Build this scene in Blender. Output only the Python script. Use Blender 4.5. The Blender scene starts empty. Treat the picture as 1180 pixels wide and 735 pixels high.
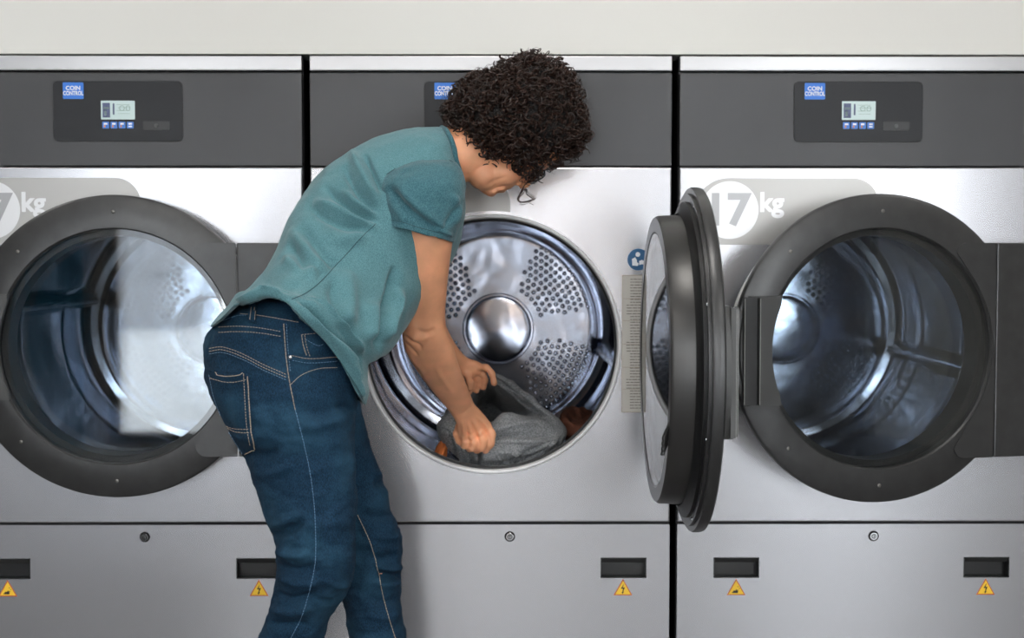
import bpy, bmesh, math, random
import numpy as np
from mathutils import Vector, Matrix, noise
from mathutils.bvhtree import BVHTree

SC = bpy.context.scene
COL = SC.collection
PI = math.pi
rnd = random.Random(7)

# ------------------------------------------------------------------ camera
F = 1590.0
CAMLOC = np.array([0.025, -3.0, 1.12])
PITCH = math.radians(2.86)
YAW = math.radians(0.4)
_fw = np.array([math.sin(YAW) * math.cos(PITCH), math.cos(YAW) * math.cos(PITCH), -math.sin(PITCH)])
_rt = np.array([math.cos(YAW), -math.sin(YAW), 0.0])
_up = np.cross(_rt, _fw)

def P(px, py, y):
    """world point on the plane y=const seen at photo pixel px,py"""
    d = _fw * F + _rt * (px - 590.0) - _up * (py - 367.5)
    t = (y - CAMLOC[1]) / d[1]
    return CAMLOC + d * t

def proj(v):
    q = np.asarray(v, dtype=float) - CAMLOC
    dz = q @ _fw
    return np.stack([590.0 + F * (q @ _rt) / dz, 367.5 - F * (q @ _up) / dz], axis=-1)

def V(a): return Vector((float(a[0]), float(a[1]), float(a[2])))

cam_data = bpy.data.cameras.new('camera')
cam = bpy.data.objects.new('camera', cam_data)
COL.objects.link(cam)
cam.location = V(CAMLOC)
cam.matrix_world = Matrix(((_rt[0], _up[0], -_fw[0], CAMLOC[0]), (_rt[1], _up[1], -_fw[1], CAMLOC[1]), (_rt[2], _up[2], -_fw[2], CAMLOC[2]), (0, 0, 0, 1)))
cam_data.sensor_width = 36.0
cam_data.lens = 36.0 * F / 1180.0
cam_data.clip_start = 0.02
cam_data.dof.use_dof = True
cam_data.dof.focus_distance = 2.62
cam_data.dof.aperture_fstop = 4.0
SC.camera = cam

# ------------------------------------------------------------------ materials
MAT = {}
def srgb(r, g, b):
    f = lambda c: (c / 255.0 / 12.92) if c / 255.0 <= 0.04045 else ((c / 255.0 + 0.055) / 1.055) ** 2.4
    return (f(r), f(g), f(b), 1.0)

def mat(name, col, rough=0.5, metal=0.0, spec=0.5, noise_amt=0.0, noise_scale=20.0, noise_stretch=(1, 1, 1), bump=0.0, bump_scale=200.0, bump_stretch=(1, 1, 1), rough_var=0.0, sheen=0.0, sss=0.0, sss_col=None, emit=None, emit_s=0.0, coat=0.0, coat_rough=0.1, bump_dist=0.001, col2=None):
    m = bpy.data.materials.new(name)
    m.use_nodes = True
    nt = m.node_tree
    b = nt.nodes['Principled BSDF']
    b.inputs['Base Color'].default_value = col
    b.inputs['Roughness'].default_value = rough
    b.inputs['Metallic'].default_value = metal
    b.inputs['Specular IOR Level'].default_value = spec
    b.inputs['Coat Weight'].default_value = coat
    b.inputs['Coat Roughness'].default_value = coat_rough
    if sheen:
        b.inputs['Sheen Weight'].default_value = sheen
        b.inputs['Sheen Roughness'].default_value = 0.4
    if sss:
        b.inputs['Subsurface Weight'].default_value = sss
        b.inputs['Subsurface Radius'].default_value = (0.01, 0.004, 0.002)
        b.inputs['Subsurface Scale'].default_value = 1.0
    if emit:
        b.inputs['Emission Color'].default_value = emit
        b.inputs['Emission Strength'].default_value = emit_s
    tc = nt.nodes.new('ShaderNodeTexCoord')
    def nz(scale, stretch, detail=4.0):
        mp = nt.nodes.new('ShaderNodeMapping')
        mp.inputs['Scale'].default_value = stretch
        n = nt.nodes.new('ShaderNodeTexNoise')
        n.inputs['Scale'].default_value = scale
        n.inputs['Detail'].default_value = detail
        nt.links.new(tc.outputs['Object'], mp.inputs['Vector'])
        nt.links.new(mp.outputs['Vector'], n.inputs['Vector'])
        return n
    if noise_amt or col2:
        n = nz(noise_scale, noise_stretch)
        r = nt.nodes.new('ShaderNodeMix'); r.data_type = 'RGBA'
        mr = nt.nodes.new('ShaderNodeMapRange')
        mr.inputs['From Min'].default_value = 0.3; mr.inputs['From Max'].default_value = 0.7
        nt.links.new(n.outputs['Fac'], mr.inputs['Value'])
        nt.links.new(mr.outputs['Result'], r.inputs['Factor'])
        if col2 is None:
            c0 = [c * (1 - noise_amt) for c in col[:3]] + [1]; c1 = [min(1, c * (1 + noise_amt)) for c in col[:3]] + [1]
        else:
            c0, c1 = col, col2
        r.inputs['A'].default_value = c0; r.inputs['B'].default_value = c1
        nt.links.new(r.outputs['Result'], b.inputs['Base Color'])
    if bump:
        n = nz(bump_scale, bump_stretch, 3.0)
        bp = nt.nodes.new('ShaderNodeBump')
        bp.inputs['Strength'].default_value = bump
        bp.inputs['Distance'].default_value = bump_dist
        nt.links.new(n.outputs['Fac'], bp.inputs['Height'])
        nt.links.new(bp.outputs['Normal'], b.inputs['Normal'])
    if rough_var:
        n = nz(3.0, (1, 1, 1))
        mr = nt.nodes.new('ShaderNodeMapRange')
        mr.inputs['From Min'].default_value = 0.3; mr.inputs['From Max'].default_value = 0.7
        mr.inputs['To Min'].default_value = rough - rough_var; mr.inputs['To Max'].default_value = rough + rough_var
        nt.links.new(n.outputs['Fac'], mr.inputs['Value'])
        nt.links.new(mr.outputs['Result'], b.inputs['Roughness'])
    MAT[name] = m
    return m

mat('wall_paint', srgb(232, 231, 226), 0.7, bump=0.1, bump_scale=300)
mat('ceiling_paint', srgb(225, 224, 220), 0.8)
mat('wall_grey', srgb(128, 124, 120), 0.6)
mat('floor_tile', srgb(96, 94, 94), 0.3, noise_amt=0.1, noise_scale=4)
mat('frame_dark', srgb(40, 38, 36), 0.4)
mat('silver', srgb(192, 192, 196), 0.27, metal=0.8)
mat('silver_trim', srgb(180, 179, 180), 0.36, metal=0.8)
mat('charcoal', srgb(63, 63, 64), 0.42, metal=0.35, noise_amt=0.12, noise_scale=3, bump=0.15, bump_scale=900)
mat('gap_black', srgb(14, 14, 15), 0.6)
mat('cabinet_side', srgb(40, 40, 42), 0.4, metal=0.4)
mat('panel_black', srgb(19, 20, 24), 0.45, spec=0.35)
mat('recess_black', srgb(16, 16, 17), 0.4)
mat('sticker_blue', srgb(50, 120, 215), 0.45)
mat('white_print', srgb(235, 238, 242), 0.5)
mat('screen', srgb(150, 165, 165), 0.3, emit=srgb(175, 195, 192), emit_s=0.45)
mat('screen_ink', srgb(70, 80, 115), 0.4)
mat('screen_ink_pale', srgb(130, 160, 150), 0.4)
mat('key_blue', srgb(60, 120, 205), 0.4)
mat('orange_print', srgb(215, 140, 70), 0.5)
mat('decal_band', srgb(168, 166, 163), 0.36, metal=0.5)
mat('decal_pale', srgb(216, 216, 217), 0.36, metal=0.5)
mat('decal_digit', srgb(160, 160, 161), 0.36, metal=0.5)
mat('label_paper', srgb(196, 192, 184), 0.5)
mat('label_ink', srgb(120, 114, 108), 0.6)
mat('label_line', srgb(160, 140, 120), 0.6)
mat('pictogram_blue', srgb(22, 84, 128), 0.4)
mat('warning_yellow', srgb(246, 200, 52), 0.45)
mat('warning_red', srgb(190, 80, 45), 0.5)
mat('ink_black', srgb(20, 16, 16), 0.5)
mat('door_metal', srgb(60, 60, 60), 0.38, metal=0.45, noise_amt=0.12, noise_scale=30, bump=0.25, bump_scale=700, coat=0.25, coat_rough=0.25)
mat('door_inner', srgb(62, 61, 60), 0.33, metal=0.5, bump=0.1, bump_scale=600)
mat('rubber', srgb(18, 18, 19), 0.5)
mat('handle_plastic', srgb(58, 58, 57), 0.42, bump=0.15, bump_scale=900)
mat('handle_groove', srgb(34, 34, 34), 0.4)
mat('edge_line', srgb(150, 150, 146), 0.3, metal=0.8)
mat('chrome', srgb(205, 207, 210), 0.14, metal=1.0)
mat('rim_white', srgb(250, 250, 251), 0.18, coat=0.6)
mat('drum_steel', srgb(178, 184, 198), 0.13, metal=1.0, bump=0.35, bump_scale=4.5, bump_dist=0.012)
mat('screw', srgb(120, 118, 114), 0.3, metal=0.8)
mat('skin', srgb(236, 168, 128), 0.48, noise_amt=0.10, noise_scale=22, bump=0.35, bump_scale=260, sss=0.12, bump_dist=0.0006)
mat('nail', srgb(225, 170, 145), 0.3)
mat('hair_dark', srgb(42, 26, 20), 0.42, spec=0.35, noise_amt=0.6, noise_scale=60)
mat('hair_base', srgb(14, 10, 9), 0.8, bump=0.8, bump_scale=120, bump_dist=0.01)
mat('glasses_black', srgb(14, 14, 15), 0.2)
mat('thread', srgb(178, 160, 140), 0.7)
mat('thread_blue', srgb(96, 130, 158), 0.7)
mat('thread_teal', srgb(34, 66, 74), 0.8)
mat('shoe_white', srgb(220, 218, 212), 0.5)
mat('shoe_sole', srgb(235, 235, 232), 0.6)
mat('backdrop_blue', srgb(40, 110, 140), 0.7)
mat('blocker_black', srgb(28, 28, 30), 0.6)
mat('tan_render', srgb(150, 128, 108), 0.8)
mat('grey_render', srgb(120, 122, 126), 0.8)
mat('brown_cloth', srgb(112, 66, 48), 0.9, noise_amt=0.25, noise_scale=80, bump=0.6, bump_scale=500)
mat('orange_cloth', srgb(220, 120, 60), 0.85, bump=0.4, bump_scale=400)
mat('lamp_glow', srgb(255, 255, 255), 0.5, emit=(1.0, 0.97, 0.93, 1), emit_s=15.0)
mat('snow', srgb(235, 238, 242), 0.8)
mat('bench_wood', srgb(120, 84, 56), 0.5, noise_amt=0.2, noise_scale=8, noise_stretch=(1, 12, 12))

def fabric(name, c_lo, c_hi, fleck_scale, weave_scale, bump=0.35, sheen=0.2, fade=None, stretch=(1, 1, 1)):
    """heathered cloth: two tone flecks plus fine weave relief, optional worn patches"""
    m = bpy.data.materials.new(name); m.use_nodes = True; nt = m.node_tree
    b = nt.nodes['Principled BSDF']; b.inputs['Roughness'].default_value = 0.88
    b.inputs['Specular IOR Level'].default_value = 0.2
    b.inputs['Sheen Weight'].default_value = sheen; b.inputs['Sheen Roughness'].default_value = 0.5
    tc = nt.nodes.new('ShaderNodeTexCoord')
    mp = nt.nodes.new('ShaderNodeMapping'); mp.inputs['Scale'].default_value = stretch
    nt.links.new(tc.outputs['Object'], mp.inputs['Vector'])
    n = nt.nodes.new('ShaderNodeTexNoise'); n.inputs['Scale'].default_value = fleck_scale; n.inputs['Detail'].default_value = 3
    nt.links.new(mp.outputs['Vector'], n.inputs['Vector'])
    mr = nt.nodes.new('ShaderNodeMapRange'); mr.inputs['From Min'].default_value = 0.36; mr.inputs['From Max'].default_value = 0.64
    nt.links.new(n.outputs['Fac'], mr.inputs['Value'])
    mx = nt.nodes.new('ShaderNodeMix'); mx.data_type = 'RGBA'
    mx.inputs['A'].default_value = c_lo; mx.inputs['B'].default_value = c_hi
    nt.links.new(mr.outputs['Result'], mx.inputs['Factor'])
    last = mx.outputs['Result']
    n2 = nt.nodes.new('ShaderNodeTexNoise'); n2.inputs['Scale'].default_value = 9.0; n2.inputs['Detail'].default_value = 4
    nt.links.new(tc.outputs['Object'], n2.inputs['Vector'])
    mr2 = nt.nodes.new('ShaderNodeMapRange'); mr2.inputs['From Min'].default_value = 0.48; mr2.inputs['From Max'].default_value = 0.75
    mr2.inputs['To Max'].default_value = 0.5
    nt.links.new(n2.outputs['Fac'], mr2.inputs['Value'])
    if fade:
        mx2 = nt.nodes.new('ShaderNodeMix'); mx2.data_type = 'RGBA'
        nt.links.new(mr2.outputs['Result'], mx2.inputs['Factor'])
        nt.links.new(last, mx2.inputs['A']); mx2.inputs['B'].default_value = fade
        last = mx2.outputs['Result']
    nt.links.new(last, b.inputs['Base Color'])
    n3 = nt.nodes.new('ShaderNodeTexNoise'); n3.inputs['Scale'].default_value = weave_scale; n3.inputs['Detail'].default_value = 2
    nt.links.new(mp.outputs['Vector'], n3.inputs['Vector'])
    bp = nt.nodes.new('ShaderNodeBump'); bp.inputs['Strength'].default_value = bump; bp.inputs['Distance'].default_value = 0.0008
    nt.links.new(n3.outputs['Fac'], bp.inputs['Height']); nt.links.new(bp.outputs['Normal'], b.inputs['Normal'])
    MAT[name] = m
    return m
fabric('shirt_teal', srgb(70, 112, 120), srgb(102, 144, 150), 800, 1100, 0.4, stretch=(1, 1, 0.6))
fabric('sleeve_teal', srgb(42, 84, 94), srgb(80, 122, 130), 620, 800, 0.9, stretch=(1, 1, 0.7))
fabric('denim', srgb(12, 32, 50), srgb(30, 62, 86), 700, 1000, 0.9, sheen=0.0, fade=srgb(50, 90, 112), stretch=(1, 1, 0.4))
fabric('grey_knit', srgb(110, 112, 114), srgb(164, 166, 168), 320, 520, 0.7)

def glass_mat(name, tint, fres_boost=0.0):
    m = bpy.data.materials.new(name); m.use_nodes = True; nt = m.node_tree
    nt.nodes.remove(nt.nodes['Principled BSDF'])
    out = nt.nodes['Material Output']
    tr = nt.nodes.new('ShaderNodeBsdfTransparent'); tr.inputs['Color'].default_value = tint
    gl = nt.nodes.new('ShaderNodeBsdfGlossy'); gl.inputs['Roughness'].default_value = 0.03
    fr = nt.nodes.new('ShaderNodeFresnel'); fr.inputs['IOR'].default_value = 1.5
    ad = nt.nodes.new('ShaderNodeMath'); ad.operation = 'ADD'; ad.inputs[1].default_value = fres_boost; ad.use_clamp = True
    mx = nt.nodes.new('ShaderNodeMixShader')
    nt.links.new(fr.outputs[0], ad.inputs[0]); nt.links.new(ad.outputs[0], mx.inputs['Fac'])
    nt.links.new(tr.outputs[0], mx.inputs[1]); nt.links.new(gl.outputs[0], mx.inputs[2])
    nt.links.new(mx.outputs[0], out.inputs['Surface'])
    MAT[name] = m
glass_mat('glass', (0.93, 0.95, 0.96, 1), 0.035)
glass_mat('glass_bowl', (0.9, 0.92, 0.93, 1), 0.02)
glass_mat('lens', (0.97, 0.97, 0.97, 1), 0.0)

# ------------------------------------------------------------------ mesh helpers
class MB:
    def __init__(s): s.v = []; s.f = []; s.m = []
    def add(s, verts, faces, mi=0):
        b = len(s.v); s.v.extend([tuple(float(c) for c in v) for v in verts]); s.f.extend([tuple(b + i for i in f) for f in faces]); s.m.extend([mi] * len(faces))
    def box(s, x0, x1, y0, y1, z0, z1, mi=0, bev=0.0):
        bm = bmesh.new()
        bmesh.ops.create_cube(bm, size=1.0)
        for v in bm.verts:
            v.co = Vector(((x0 + x1) / 2 + v.co.x * (x1 - x0), (y0 + y1) / 2 + v.co.y * (y1 - y0), (z0 + z1) / 2 + v.co.z * (z1 - z0)))
        if bev: bmesh.ops.bevel(bm, geom=bm.edges[:], offset=bev, segments=2, profile=0.6, affect='EDGES')
        s.bm(bm, mi)
    def bm(s, bm, mi=0, mtx=None):
        bm.verts.ensure_lookup_table()
        if mtx is not None: bmesh.ops.transform(bm, matrix=mtx, verts=bm.verts)
        bm.verts.index_update()
        s.add([v.co[:] for v in bm.verts], [[v.index for v in f.verts] for f in bm.faces], mi); bm.free()
    def sphere(s, c, r, mi=0, seg=12, sc=(1, 1, 1)):
        bm = bmesh.new(); bmesh.ops.create_uvsphere(bm, u_segments=seg, v_segments=max(6, seg // 2 + 1), radius=r)
        for v in bm.verts: v.co = Vector((c[0] + v.co.x * sc[0], c[1] + v.co.y * sc[1], c[2] + v.co.z * sc[2]))
        s.bm(bm, mi)
    def lathe(s, prof, seg=96, cx=0, cz=0, mi=0, closed=False):
        """prof: list (r, y) spun around the axis x=cx, z=cz along y"""
        n = len(prof); vs = []
        for i in range(seg):
            a = 2 * PI * i / seg
            for r, y in prof: vs.append((cx + r * math.cos(a), y, cz + r * math.sin(a)))
        fs = []
        for i in range(seg):
            j = (i + 1) % seg
            for k in range(n if closed else n - 1):
                k2 = (k + 1) % n
                fs.append((i * n + k, i * n + k2, j * n + k2, j * n + k))
        s.add(vs, fs, mi)
    def disc(s, cx, cz, r, y0, y1, seg=48, mi=0):
        s.lathe([(0.0001, y0), (r, y0), (r, y1), (0.0001, y1)], seg, cx, cz, mi)
    def rrect(s, x0, x1, z0, z1, rad, y0, y1, mi=0, seg=8, corners=(1, 1, 1, 1)):
        """rounded plate between y0 (front) and y1; corners order: tr, tl, bl, br"""
        pts = []
        for k, (cx, cz, a0) in enumerate(((x1 - rad, z1 - rad, 0), (x0 + rad, z1 - rad, 90), (x0 + rad, z0 + rad, 180), (x1 - rad, z0 + rad, 270))):
            if corners[k]:
                for i in range(seg + 1):
                    a = math.radians(a0 + 90 * i / seg); pts.append((cx + rad * math.cos(a), cz + rad * math.sin(a)))
            else:
                pts.append(((x1, z1), (x0, z1), (x0, z0), (x1, z0))[k])
        s.poly(pts, y0, y1, mi)
    def poly(s, pts, y0, y1, mi=0):
        n = len(pts)
        vs = [(p[0], y0, p[1]) for p in pts] + [(p[0], y1, p[1]) for p in pts]
        fs = [tuple(range(n)), tuple(range(2 * n - 1, n - 1, -1))] + [(i, i + n, (i + 1) % n + n, (i + 1) % n) for i in range(n)]
        s.add(vs, fs, mi)
    def tube(s, pts, rad, sides=8, mi=0, cap=True):
        pts = np.asarray(pts, float); n = len(pts)
        r = np.full(n, rad) if np.isscalar(rad) else np.asarray(rad, float)
        t = np.gradient(pts, axis=0); t /= np.linalg.norm(t, axis=1)[:, None] + 1e-12
        a = np.array([0, 0, 1.0]) if abs(t[0][2]) < 0.9 else np.array([1.0, 0, 0])
        u = np.cross(t[0], a); u /= np.linalg.norm(u)
        vs = []
        for i in range(n):
            u = u - t[i] * (u @ t[i]); u /= np.linalg.norm(u) + 1e-12
            w = np.cross(t[i], u)
            for k in range(sides):
                an = 2 * PI * k / sides
                vs.append(pts[i] + r[i] * (u * math.cos(an) + w * math.sin(an)))
        fs = []
        for i in range(n - 1):
            for k in range(sides):
                k2 = (k + 1) % sides
                fs.append((i * sides + k, i * sides + k2, (i + 1) * sides + k2, (i + 1) * sides + k))
        if cap:
            fs.append(tuple(range(sides - 1, -1, -1))); fs.append(tuple((n - 1) * sides + k for k in range(sides)))
        s.add(vs, fs, mi)
    def loft(s, rings, mi=0, cap=True):
        n = len(rings); k = len(rings[0]); vs = [p for r in rings for p in r]; fs = []
        for i in range(n - 1):
            for j in range(k):
                j2 = (j + 1) % k
                fs.append((i * k + j, i * k + j2, (i + 1) * k + j2, (i + 1) * k + j))
        if cap:
            for base, rev in ((0, True), ((n - 1) * k, False)):
                c = np.mean(np.asarray(vs[base:base + k]), axis=0)
                vs.append(c); ci = len(vs) - 1
                for j in range(k):
                    j2 = (j + 1) % k
                    fs.append((base + j2, base + j, ci) if rev else (base + j, base + j2, ci))
        s.add(vs, fs, mi)
    def build(s, name, mats, parent=None, smooth=None, loc=None, fix=True):
        me = bpy.data.meshes.new(name); me.from_pydata(s.v, [], s.f); me.update()
        for m in ([mats] if isinstance(mats, str) else mats): me.materials.append(MAT[m])
        me.polygons.foreach_set('material_index', s.m)
        if fix:
            bm = bmesh.new(); bm.from_mesh(me); bmesh.ops.recalc_face_normals(bm, faces=bm.faces); bm.to_mesh(me); bm.free()
        if smooth is not None:
            me.polygons.foreach_set('use_smooth', [True] * len(me.polygons))
            if smooth > 0: me.set_sharp_from_angle(angle=math.radians(smooth))
        o = bpy.data.objects.new(name, me); COL.objects.link(o)
        if parent is not None: o.parent = parent
        if loc: o.location = loc
        return o

def empty(name, loc=(0, 0, 0), rz=0, parent=None):
    o = bpy.data.objects.new(name, None); COL.objects.link(o); o.location = loc; o.rotation_euler = (0, 0, rz); o.empty_display_size = 0.1
    if parent is not None: o.parent = parent
    return o
def tag(o, label=None, cat=None, group=None, kind=None):
    if label: o['label'] = label
    if cat: o['category'] = cat
    if group: o['group'] = group
    if kind: o['kind'] = kind
    return o
def text_mesh(txt, size, depth=0.0004, bold=0.0, squeeze=1.0):
    """returns verts, faces of text lying in the xz plane, centred, front towards -y"""
    cu = bpy.data.curves.new('txt', 'FONT'); cu.body = txt; cu.size = size; cu.extrude = depth; cu.offset = bold
    cu.align_x = 'CENTER'; cu.align_y = 'CENTER'; cu.resolution_u = 4
    ob = bpy.data.objects.new('txt', cu); COL.objects.link(ob)
    dg = bpy.context.evaluated_depsgraph_get(); dg.update()
    me = ob.evaluated_get(dg).to_mesh()
    vs = [(v.co.x * squeeze, -v.co.z, v.co.y) for v in me.vertices]; fs = [tuple(p.vertices) for p in me.polygons]
    ob.evaluated_get(dg).to_mesh_clear()
    bpy.data.objects.remove(ob); bpy.data.curves.remove(cu)
    return vs, fs
def add_text(mb, txt, size, cx, cz, y, mi=0, bold=0.0, squeeze=1.0):
    vs, fs = text_mesh(txt, size, bold=bold, squeeze=squeeze)
    mb.add([(v[0] + cx, v[1] + y, v[2] + cz) for v in vs], fs, mi)
# ------------------------------------------------------------------ measures of the dryers (front panel plane is y = 0)
X0 = P(566, 400, 0)[0]
W = P(988, 400, 0)[0] - X0                       # pitch of the machines
def LX(px, py=400, y=0): return P(px, py, y)[0] - X0
def LZ(py, y=0): return P(566, py, y)[2]
HB = W / 2 - 0.0085                               # half width of a body
Z_TOP, Z_STRIP, Z_FTOP, Z_FBOT, Z_SEAM = LZ(64.5), LZ(81.5), LZ(84), LZ(191.5), LZ(603)
CZ = LZ(397); CX = LX(566.5)
R_OPEN = 0.2745

# ------------------------------------------------------------------ room
RX0, RX1, RY0, RY1, RH = -4.4, 4.2, -4.6, 1.2, 2.9
def struct(name, mb, m, smooth=None):
    o = mb.build(name, m, smooth=smooth); o['kind'] = 'structure'; return o
mb = MB(); mb.box(RX0 - .1, RX1 + .1, RY0 - .1, RY1 + .1, -0.1, 0.0); struct('floor', mb, 'floor_tile')
mb = MB(); mb.box(RX0 - .1, RX1 + .1, RY0 - .1, RY1 + .1, RH, RH + 0.1); struct('ceiling', mb, 'ceiling_paint')
mb = MB(); mb.box(RX0 - .1, RX0, RY0, RY1, 0, RH); struct('wall_left', mb, 'wall_grey')
mb = MB(); mb.box(RX1, RX1 + .1, RY0, RY1, 0, RH); struct('wall_right', mb, 'wall_paint')
mb = MB(); mb.box(RX0, RX1, RY1, RY1 + .1, 0, RH)
struct('wall_back', mb, 'wall_paint')
# the boxed-in wall above the dryers, with a shallow shadow gap over their top edge
mb = MB(); mb.box(RX0, RX1, 0.004, 0.10, Z_TOP + 0.004, RH, bev=0.002); struct('wall_above_dryers', mb, 'wall_paint')
for nm, a, b in (('wall_return_left', RX0, X0 - 1.5 * W - .012), ('wall_return_right', X0 + 1.5 * W + .012, RX1)):
    mb = MB(); mb.box(a, b, 0.012, 0.11, 0, Z_TOP + .004); struct(nm, mb, 'wall_paint')
# shop front: full height openings in the wall behind the camera
openings = [(-2.12, -1.38), (-0.72, -0.24), (0.12, 0.5), (1.45, 2.25)]  # unseen; right opening added to brighten the right dryer, middle split for drum streaks
mb = MB(); xs = [RX0] + [c for o in openings for c in o] + [RX1]
for i in range(0, len(xs), 2): mb.box(xs[i], xs[i + 1], RY0 - .12, RY0, 0, RH)
for a, b in openings:
    mb.box(a, b, RY0 - .12, RY0, 2.6, RH); mb.box(a, b, RY0 - .12, RY0, 0, 0.06)
struct('wall_front', mb, 'wall_grey')
for i, (a, b) in enumerate(openings):
    mb = MB()
    for (x0, x1, z0, z1) in ((a, a + .05, .06, 2.6), (b - .05, b, .06, 2.6), (a, b, .06, .12), (a, b, 2.54, 2.6), (a, b, 2.1, 2.14)):
        mb.box(x0, x1, RY0 - .09, RY0 - .03, z0, z1)
    w = struct('window_%d' % (i + 1), mb, 'frame_dark')
    mb = MB(); mb.box(a + .05, b - .05, RY0 - .064, RY0 - .058, .12, 2.54); mb.build('window_glass', 'lens', w)
mb = MB(); mb.box(-14, 14, -22, RY0 - .12, -0.12, -0.02); struct('ground_outside', mb, 'snow')
# curtain added out of view for the teal reflection in the left glass
mb = MB(); pts = []
for i in range(60):
    u = i / 59; pts.append((-2.62 + 0.40 * u, RY0 + 0.07 + 0.03 * math.sin(u * 34)))
vs = []
for (x, y) in pts: vs += [(x, y, 0.04), (x, y, 2.62)]
for (x, y) in reversed(pts): vs += [(x, y + 0.006, 0.04), (x, y + 0.006, 2.62)]
n = len(vs) // 2
mb.add(vs, [(2 * i, 2 * i + 1, (2 * i + 3) % (2 * n), (2 * i + 2) % (2 * n)) for i in range(n)])
tag(mb.build('backdrop', 'backdrop_blue', smooth=60), 'dark blue floor length curtain added out of view for the left glass reflection', 'backdrop')
# low upholstered bench added out of view to darken the left lower panel, and houses across the street
t = empty('light_blocker', (-1.75, -1.75, 0)); tag(t, 'low black upholstered bench standing on the dark floor', 'blocker')
mb = MB(); mb.box(-.75, .75, -.28, .28, .20, .31, bev=.02); mb.build('cushion', 'blocker_black', t)
mb = MB(); mb.box(-.70, .70, -.25, .25, .03, .20, bev=.005); mb.build('blocker_base', 'frame_dark', t)
for sx in (-.62, .62):
    for sy in (-.2, .2):
        mb = MB(); mb.tube([(sx, sy, 0), (sx, sy, .035)], .02, 12); mb.build('foot', 'frame_dark', t)
for i, (x0, x1, h, m) in enumerate(((-12, -7.6, 2.3, 'tan_render'), (-6.9, -4.6, 1.9, 'grey_render'), (-1.5, 3.2, 2.2, 'tan_render'))):
    mb = MB(); mb.box(x0, x1, -20, -17, -.02, h); mb.add([(x0 - .2, -20.2, h), (x1 + .2, -20.2, h), (x1 + .2, -16.8, h), (x0 - .2, -16.8, h), (x0 - .2, -18.5, h + .8), (x1 + .2, -18.5, h + .8)], [(0, 1, 5, 4), (2, 3, 4, 5), (0, 4, 3), (1, 2, 5)])
    for k in range(3):
        xx = x0 + (x1 - x0) * (k + .3) / 3; mb.box(xx, xx + .5, -16.99, -16.95, .8, 1.5)
    struct('exterior_house', mb, m)
# ceiling lamps
LAMPS = [(-2.3, -1.3), (0.1, -1.3), (2.5, -1.3), (-1.1, -3.2), (1.3, -3.2)]
for i, (x, y) in enumerate(LAMPS):
    t = empty('ceiling_light', (x, y, RH - 0.06))
    tag(t, 'flat square ceiling light panel with a thin white frame', 'ceiling light', 'square ceiling light panels')
    mb = MB()
    for (a, b, c, d) in ((-.32, .32, -.32, -.30), (-.32, .32, .30, .32), (-.32, -.30, -.30, .30), (.30, .32, -.30, .30)): mb.box(a, b, c, d, 0, .06)
    mb.build('lamp_frame', 'ceiling_paint', t)
    mb = MB(); mb.box(-.30, .30, -.30, .30, .012, .03); mb.build('diffuser', 'lamp_glow', t)

# ------------------------------------------------------------------ dryers
FONT_BOLD = 0.0
def front_panel_mesh():
    """steel sheet with a round, rolled opening"""
    mb = MB(); N = 128
    x0, x1, z0, z1 = -HB, HB, Z_SEAM + 0.0025, Z_FBOT - 0.0025
    def edge(a):
        c, s = math.cos(a), math.sin(a)
        tx = ((x1 - CX) / c if c > 0 else (x0 - CX) / c) if abs(c) > 1e-9 else 1e9
        tz = ((z1 - CZ) / s if s > 0 else (z0 - CZ) / s) if abs(s) > 1e-9 else 1e9
        return min(tx, tz)
    angs = sorted(set([2 * PI * i / N for i in range(N)] + [math.atan2(z - CZ, x - CX) % (2 * PI) for x in (x0, x1) for z in (z0, z1)]))
    n = len(angs); rows = []
    prof = [(R_OPEN - .002, .045), (R_OPEN - .002, .012), (R_OPEN, .003), (R_OPEN + .002, -.003), (R_OPEN + .005, -.0045), (R_OPEN + .008, -.003), (R_OPEN + .0095, 0.0)]
    for r, y in prof: rows.append([(CX + r * math.cos(a), y, CZ + r * math.sin(a)) for a in angs])
    rows.append([(CX + (0.45 * edge(a) + 0.55 * (R_OPEN + .0095)) * math.cos(a), 0.0, CZ + (0.45 * edge(a) + 0.55 * (R_OPEN + .0095)) * math.sin(a)) for a in angs])
    def er(a, k, y):
        e = edge(a); x = CX + e * math.cos(a); z = CZ + e * math.sin(a)
        return (max(x0 + k, min(x1 - k, x)), y, max(z0 + k, min(z1 - k, z)))
    rows.append([er(a, .003, 0.0) for a in angs]); rows.append([er(a, .0008, .001) for a in angs]); rows.append([er(a, 0, .004) for a in angs]); rows.append([er(a, 0, .03) for a in angs])
    vs = [p for r in rows for p in r]; fs = []; ms = []
    for k in range(len(rows) - 1):
        for i in range(n):
            j = (i + 1) % n; fs.append((k * n + i, k * n + j, (k + 1) * n + j, (k + 1) * n + i)); ms.append(1 if k < 6 else 0)
    mb.v = vs; mb.f = fs; mb.m = ms
    return mb

def dish(r):
    return 0.85 - .001 - .007 * (r / .268) ** 2

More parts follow.
